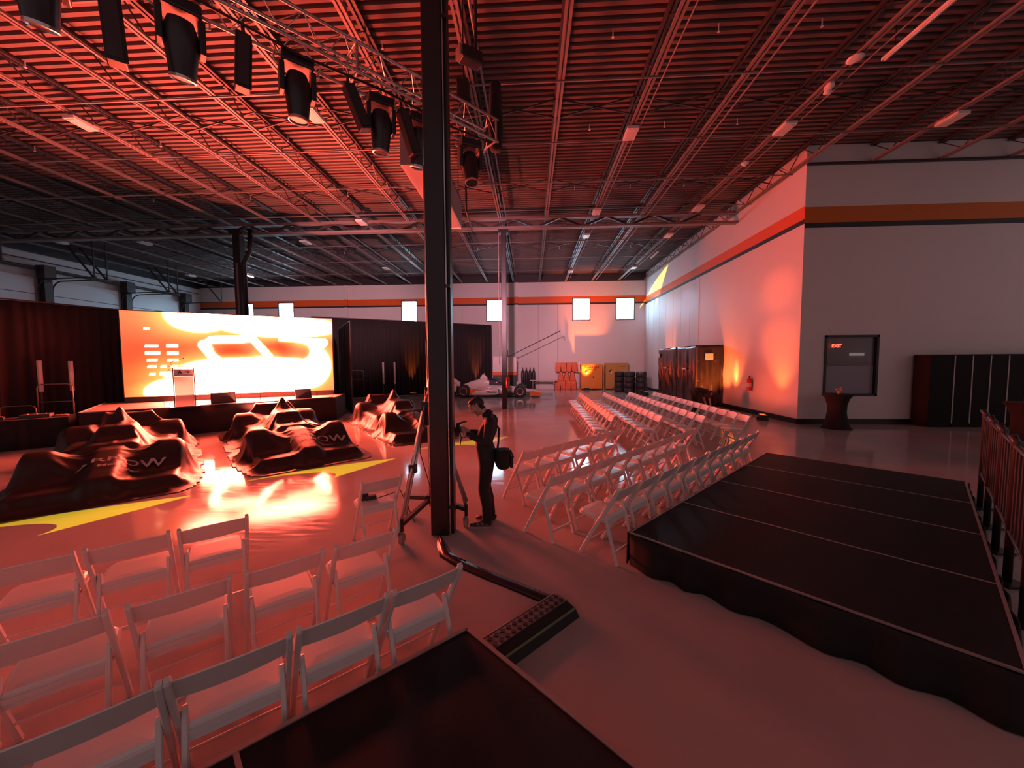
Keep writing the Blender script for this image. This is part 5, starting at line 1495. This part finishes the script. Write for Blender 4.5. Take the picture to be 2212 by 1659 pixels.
# wrapped pallet racks along the side wall
def wrapped_rack(y0, y1, h, label, seed, paper):
    o = thing('wrapped_rack', label, 'rack', (0, 0, 0), 0, 'racks wrapped in black plastic')
    rnd = random.Random(seed); xf, xb = 7.55, 8.78
    for x in (xf + 0.06, xb - 0.06):
        for y in (y0 + 0.06, y1 - 0.06):
            MB().box((x, y, h / 2 - 0.02), (0.07, 0.07, h - 0.06)).obj('upright', m_darksteel, o)
    ring = [(xb, y0), (xf, y0), (xf, y1), (xb, y1)]
    pts = []
    for i in range(3):
        a, b_ = Vector((*ring[i], 0)), Vector((*ring[i + 1], 0)); n = 26
        for k in range(n):
            pts.append(a + (b_ - a) * k / n)
    pts.append(Vector((*ring[3], 0)))
    ctr = Vector(((xf + xb) / 2, (y0 + y1) / 2, 0)); secs = []
    ph_ = [rnd.uniform(0, 6.28) for _ in range(6)]
    for j in range(22):
        t = j / 21; z = h * (1 - t) + 0.03 * t; row = []
        for i, p in enumerate(pts):
            d = (p - ctr).normalized(); s = i * 0.055
            sw = math.sin(s * 9 + ph_[0] + 5 * t * t) * math.sin(s * 3.1 + ph_[1]) + 0.7 * math.sin((s * 2.2 + t * 3.4) * 5.5 + ph_[2]) * math.exp(-((t - .55) / .25) ** 2) + 0.5 * math.sin(s * 21 + ph_[3] + 2 * t)
            off = -0.03 + 0.035 * sw * min(1, t * 5) * (1 - 0.35 * t)
            row.append((min(p.x + d.x * off, 8.79), p.y + d.y * off, z - 0.02 * math.sin(s * 7 + ph_[4]) * (1 if 0 < j < 3 else 0)))
        secs.append(row)
    w_ = solid(MB().loft(secs, closed=False, caps=False).obj('plastic_wrap', m_plastic, o, True), 0.008)
    MB().box(((xf + xb) / 2, (y0 + y1) / 2, h), (xb - xf - 0.04, y1 - y0 - 0.03, 0.02)).obj('top_sheet', m_plastic, o)
    for (px, py, pz, sx, sy, sz) in paper:
        MB().box((px, py, pz), (sx, sy, sz)).obj('paper_sheet', mat('taped_paper', (0.62, 0.55, 0.52), 0.6), o)
    for z in (0.35, 1.2, 2.1):
        MB().box(((xf + xb) / 2, (y0 + y1) / 2, z), (xb - xf - 0.2, y1 - y0 - 0.1, 0.05)).obj('shelf', m_darksteel, o)
    return o
wrapped_rack(17.25, 19.5, 2.82, 'tall rack wrapped in black plastic with a taped sheet, nearest the fire extinguisher', 4, [(8.12, 17.205, 2.3, 0.36, 0.006, 0.3), (7.5, 18.4, 1.75, 0.006, 0.42, 0.07)])
wrapped_rack(19.56, 22.2, 2.82, 'rack wrapped in black plastic, second from the fire extinguisher', 8, [(7.5, 21.0, 1.75, 0.006, 0.5, 0.07), (7.5, 22.0, 2.45, 0.006, 0.3, 0.22)])

# fire extinguishers
def extinguisher(x, y, z, rz, label):
    o = thing('fire_extinguisher', label, 'extinguisher', (x, y, z), rz, 'red fire extinguishers')
    b2 = MB().lathe([(0.06, 0), (0.085, 0.01), (0.085, 0.42), (0.06, 0.48), (0.025, 0.5), (0.025, 0.53)], 16).obj('cylinder', m_red, o); smooth_by_angle(b2, 40)
    MB().lathe([(0.0865, 0.16), (0.0865, 0.3)], 16).obj('label_band', mat('extinguisher_label', (0.6, 0.45, 0.42), 0.5), o)
    MB().box((0, 0, 0.55), (0.03, 0.05, 0.05)).bar((0, 0.02, 0.57), (0, -0.1, 0.6), 0.02, 0.012).bar((0, 0.02, 0.55), (0, -0.1, 0.55), 0.02, 0.012).obj('valve_handle', m_dark, o)
    MB().tube([(0, 0.03, 0.54), (0.02, 0.09, 0.5), (0.02, 0.1, 0.3), (0.02, 0.095, 0.1)], 0.012, 6).obj('hose', m_black, o, True)
    MB().box((0.085, 0, 0.3), (0.02, 0.06, 0.3)).obj('wall_bracket', m_dark, o)
extinguisher(8.71, 15.1, 0.92, 0, 'red fire extinguisher on the side wall beside the bright oval spot')
extinguisher(-1.19 + 0.16, 16.38, 0.95, PI / 2 + 3.14, 'red fire extinguisher on the thin column before the race car')

# gas cylinders
for k in range(4):
    o = thing('gas_cylinder', 'tall dark gas cylinder, %s from the column in the row behind the race car' % ORD[k], 'gas cylinder', (-0.62 + 0.28 * k, 28.3, 0), 0, 'row of gas cylinders')
    b2 = MB().lathe([(0.11, 0), (0.125, 0.02), (0.125, 1.3), (0.09, 1.45), (0.04, 1.52), (0.04, 1.55)], 14).obj('bottle', mat('cylinder_paint', (0.03, 0.025, 0.035), 0.35), o); smooth_by_angle(b2, 40)
    MB().lathe([(0.045, 1.54), (0.05, 1.58), (0.05, 1.68), (0.035, 1.72)], 10).obj('valve_cap', mat('cylinder_cap', (0.16, 0.05, 0.05), 0.4), o)
# folding table
ft = thing('folding_table', 'pale folding table behind the race car nose', 'table', (0.95, 27.75, 0))
MB().box((0, 0, 0.735), (2.0, 0.75, 0.045)).obj('top', mat('table_top_pale', (0.6, 0.55, 0.55), 0.4), ft, bevel=0.01)
for s in (-1, 1):
    for q in (-1, 1):
        MB().tube([(s * 0.8, q * 0.3, 0.0), (s * 0.8, q * 0.3, 0.72)], 0.014, 6).obj('leg', m_steel, ft)
    MB().tube([(s * 0.8, 0.0, 0.45), (s * 0.45, 0, 0.71)], 0.01, 6).obj('brace', m_steel, ft)
# pit fuel rig with boom
pf = thing('pit_fuel_rig', 'pit fuel tank rig with a long boom behind the thin column', 'fuel rig', (-1.85, 26.2, 0))
MB().box((0, 0, 0.65), (1.5, 0.8, 1.2)).obj('cart_box', m_dark, pf, bevel=0.02)
MB().box((0, 0, 1.95), (1.7, 0.8, 1.1)).obj('tank', mat('tank_white', (0.75, 0.68, 0.66), 0.35), pf, bevel=0.05)
MB().box((0, 0, 1.33), (1.71, 0.81, 0.24)).obj('tank_base_band', m_orange, pf, bevel=0.02)
MB().tube([(0.2, 0, 2.5), (0.2, 0, 3.0)], 0.03, 8).obj('boom_post', m_dark, pf)
MB().tube([(-0.4, -0.2, 2.2), (3.9, -0.6, 4.25)], 0.025, 8).obj('boom', m_dark, pf)
MB().tube([(3.9, -0.6, 4.25), (3.95, -0.6, 4.0)], 0.03, 8).obj('boom_tip', m_lampwhite, pf)
for s in (-1, 1):
    for q in (-1, 1):
        MB().lathe([(0.06, -0.02), (0.06, 0.02)], 12, Matrix.Translation((s * 0.6, q * 0.3, 0.06)) @ Matrix.Rotation(PI / 2, 4, 'X')).obj('caster', m_rubber, pf)

# ================================================================== right front corner: high tables and folded panels
def high_table(x, y, label, flabel):
    o = thing('cocktail_table', label, 'table', (x, y, 0))
    prof = [(0.36, 0.0), (0.33, 0.08), (0.27, 0.25), (0.235, 0.5), (0.24, 0.72), (0.29, 0.92), (0.37, 1.03), (0.38, 1.06), (0.37, 1.075), (0.0001, 1.075)]
    b2 = MB().lathe(prof, 28).obj('stretch_cover', m_blackfab, o); smooth_by_angle(b2, 50)
    for k in range(4):
        a = PI / 4 + k * PI / 2
        MB().ball((0.34 * math.cos(a), 0.34 * math.sin(a), 0.02), 0.05, 8, (1, 1, 0.4)).obj('foot_pocket', m_blackfab, o)
    f = thing('flower_vase', flabel, 'flowers', (x, y - 0.05, 1.078))
    MB().lathe([(0.03, 0), (0.045, 0.02), (0.045, 0.06), (0.03, 0.08)], 12).obj('vase', mat('vase_glass', (0.35, 0.3, 0.3), 0.1), f)
    rnd = random.Random(int(x * 10))
    for k in range(7):
        a = rnd.uniform(0, 6.28); r_ = rnd.uniform(0.02, 0.08); z = rnd.uniform(0.11, 0.19)
        MB().tube([(0, 0, 0.05), (r_ * math.cos(a), r_ * math.sin(a), z)], 0.004, 5).obj('stem', mat('stem_green', (0.08, 0.15, 0.04), 0.6), f)
        b3 = MB()
        for j in range(5):
            b4 = a + j * 2 * PI / 5
            b3.ball((r_ * math.cos(a) + 0.014 * math.cos(b4), r_ * math.sin(a) + 0.014 * math.sin(b4), z), 0.016, 8, (1, 1, 0.7))
        b3.ball((r_ * math.cos(a), r_ * math.sin(a), z + 0.006), 0.012, 8).obj('blossom', mat('blossom_orange', (0.75, 0.3, 0.15), 0.6), f, True)
high_table(9.42, 11.75, 'black stretch covered cocktail table below the interior window', 'small orange flowers on the table below the interior window')
high_table(11.75, 9.25, 'black stretch covered cocktail table at the right picture edge', 'small orange flowers on the table at the right picture edge')
fp = thing('folded_partition', 'dark folded partition panels with pale edge strips against the dim wall', 'partition', (12.33, 12.25, 0))
for k in range(9):
    x = 0.0 + 0.52 * k - (0.0 if k else 0)
    w_ = 0.7 if k == 0 else 0.49
    xx = 0.35 if k == 0 else 0.72 + 0.52 * (k - 1) + 0.25
    MB().box((xx, 0, 1.14), (w_, 0.5, 2.24)).obj('panel', mat('partition_black', (0.008, 0.007, 0.007), 0.7, spec=0.2), fp, bevel=0.008)
    if k < 8:
        MB().box((0.71 + 0.52 * k, -0.235, 1.17), (0.035, 0.05, 2.1)).obj('edge_strip', mat('partition_strip', (0.42, 0.36, 0.34), 0.35), fp)
# ================================================================== lamps: uplights, moving lights, added fill beams and projected marks
ORG = (1.0, 0.17, 0.03)
spot('uplight_or_fill_beam', (4.15, 27.4, 0.24), (4.3, 29.0, 6.0), ORG, 2600, 50, 0.9)
spot('uplight_or_fill_beam', (-8.55, 11.05, 0.24), (-8.0, 12.6, 8.9), (1.0, 0.19, 0.13), 4200, 125, 1.0, 0.08)  # beam of the added stage foot uplight, reddens the ceiling
spot('uplight_or_fill_beam', (8.1, 13.3, 0.24), (8.82, 13.45, 3.6), ORG, 260, 60, 1.0)
for z in (1.2, 2.8, 4.6):
    spot('moving_or_fill_beam', (-2.16, 5.5, 5.0), (8.82, 13.75, z), (1.0, 0.11, 0.02), 2600, 8.5, 1.0, 0.03)
spot('uplight_or_fill_beam', (8.2, 16.25, 0.24), (8.82, 16.25, 2.4), ORG, 300, 50, 1.0)
spot('uplight_or_fill_beam', (8.2, 16.25, 0.24), (8.82, 16.25, 1.6), (1.0, 0.42, 0.09), 240, 17, 0.8)
spot('uplight_or_fill_beam', (8.2, 16.2, 0.24), (8.1, 17.3, 1.9), ORG, 700, 80, 1.0)
spot('uplight_or_fill_beam', (7.2, 23.4, 0.24), (8.8, 23.7, 3.8), ORG, 420, 34, 0.6)
spot('uplight_or_fill_beam', (-3.75, 25.8, 0.24), (-3.9, 26.1, 3.2), ORG, 700, 34, 1.0)
spot('uplight_or_fill_beam', (-7.6, 23.35, 0.24), (-7.75, 23.7, 3.2), ORG, 700, 34, 1.0)
# cool coloured moving lights on the far end of the side wall
spot('moving_or_fill_beam', (-1.7, 5.9, 5.0), (8.8, 25.9, 5.3), (0.30, 0.66, 1.0), 2600, 8, 0.35, 0.03)
spot('moving_or_fill_beam', (-1.72, 5.9, 5.0), (8.8, 21.4, 5.3), (0.32, 0.62, 1.0), 2200, 6, 0.6, 0.03)
# added fill beams, set at the truss heads to brighten the far half
spot('moving_or_fill_beam', (-0.93, 6.72, 5.0), (6.0, 24.0, 3.5), (1.0, 0.40, 0.44), 3600, 44, 1.0, 0.1)
spot('moving_or_fill_beam', (-0.95, 6.72, 5.0), (-1.5, 29.0, 5.0), (1.0, 0.42, 0.52), 4300, 46, 0.9, 0.1)
spot('moving_or_fill_beam', (-1.7, 5.95, 5.0), (-15.0, 29.0, 6.4), (1.0, 0.44, 0.5), 7000, 34, 0.9, 0.1)


def gobo(name, loc, P0, eu, ev, color, power):
    """Spot lamp with a metal cut-out: a swept wing mark thrown on floor or wall.
    P0 left tip of the mark, eu its length vector, ev the same length across it (away from the hook)."""
    P0, eu, ev = Vector(P0), Vector(eu), Vector(ev)
    o = spot(name, loc, P0 + eu * 0.5 - ev * 0.15, color, power, 60, 0.05, 0.008)
    bpy.context.view_layer.update()
    iv = o.rotation_euler.to_matrix().inverted()

    def loc2(p):
        q = iv @ (Vector(p) - Vector(loc)); return Vector((q.x / q.z, q.y / q.z))
    # homography from lamp directions to mark coordinates
    src = [(0, 0), (1, 0), (0, -0.4), (1, -0.4)]; A_ = []; b_ = []
    for (uu_, vv_) in src:
        x, y = loc2(P0 + eu * uu_ + ev * vv_)
        A_.append([x, y, 1, 0, 0, 0, -uu_ * x, -uu_ * y]); b_.append(uu_)
        A_.append([0, 0, 0, x, y, 1, -vv_ * x, -vv_ * y]); b_.append(vv_)
    h = np.linalg.solve(np.array(A_, float), np.array(b_, float))
    d = o.data; d.use_nodes = True; nt = d.node_tree
    em = next(n for n in nt.nodes if n.type == 'EMISSION')
    tc = nt.nodes.new('ShaderNodeTexCoord'); sx = nt.nodes.new('ShaderNodeSeparateXYZ')
    nt.links.new(tc.outputs['Normal'], sx.inputs[0])

    def M(op, a, b_=None):
        n = nt.nodes.new('ShaderNodeMath'); n.operation = op
        for i, v in enumerate((a, b_)):
            if v is None: continue
            if isinstance(v, (int, float)): n.inputs[i].default_value = float(v)
            else: nt.links.new(v, n.inputs[i])
        return n.outputs[0]
    X = M('DIVIDE', sx.outputs[0], sx.outputs[2]); Y = M('DIVIDE', sx.outputs[1], sx.outputs[2])

    def lin(a, b2, c): return M('ADD', M('ADD', M('MULTIPLY', X, a), M('MULTIPLY', Y, b2)), c)
    w_ = lin(h[6], h[7], 1.0); u = M('DIVIDE', lin(h[0], h[1], h[2]), w_); v = M('DIVIDE', lin(h[3], h[4], h[5]), w_)
    top = M('LESS_THAN', v, M('MULTIPLY', M('MULTIPLY', u, M('SUBTRACT', 1.0, u)), 0.2))
    low = M('GREATER_THAN', v, M('MULTIPLY', M('SUBTRACT', u, 1.0), 0.529))
    p = M('DIVIDE', M('SUBTRACT', u, 0.1), 0.41); q = M('DIVIDE', M('ADD', v, 0.2), 0.19)
    out = M('GREATER_THAN', M('ADD', M('MULTIPLY', p, p), M('MULTIPLY', q, q)), 1.0)
    hook = M('MAXIMUM', M('GREATER_THAN', u, 0.31), M('GREATER_THAN', v, -0.1))
    rng = M('MULTIPLY', M('GREATER_THAN', u, -0.06), M('LESS_THAN', u, 1.0))
    m_ = M('MULTIPLY', M('MULTIPLY', top, low), M('MULTIPLY', out, M('MULTIPLY', hook, rng)))
    nt.links.new(m_, em.inputs['Strength'])
    return o


YEL = (0.95, 0.72, 0.0)
a_ = math.radians(36.5)
for lx, P0 in ((-3.72, (-7.55, 3.95)), (-2.93, (-5.1, 6.3)), (-2.16, (-2.75, 8.75))):
    s = s_of(lx); L0 = tp(s, -0.05, -TS - 0.85)
    eu = Vector((math.cos(a_), math.sin(a_), 0)) * 2.65; ev = Vector((-math.sin(a_), math.cos(a_), 0)) * 2.65
    gobo('mark_projector', tuple(L0), (*P0, 0), eu, ev, YEL, 1300)
gobo('mark_projector', tuple(tp(s_of(-1.02), -0.05, -TS - 1.1)), (8.82, 29.7, 6.55), (0, -5.3, 1.75), (0, 1.75, 5.3), (1.0, 0.70, 0.04), 42000)
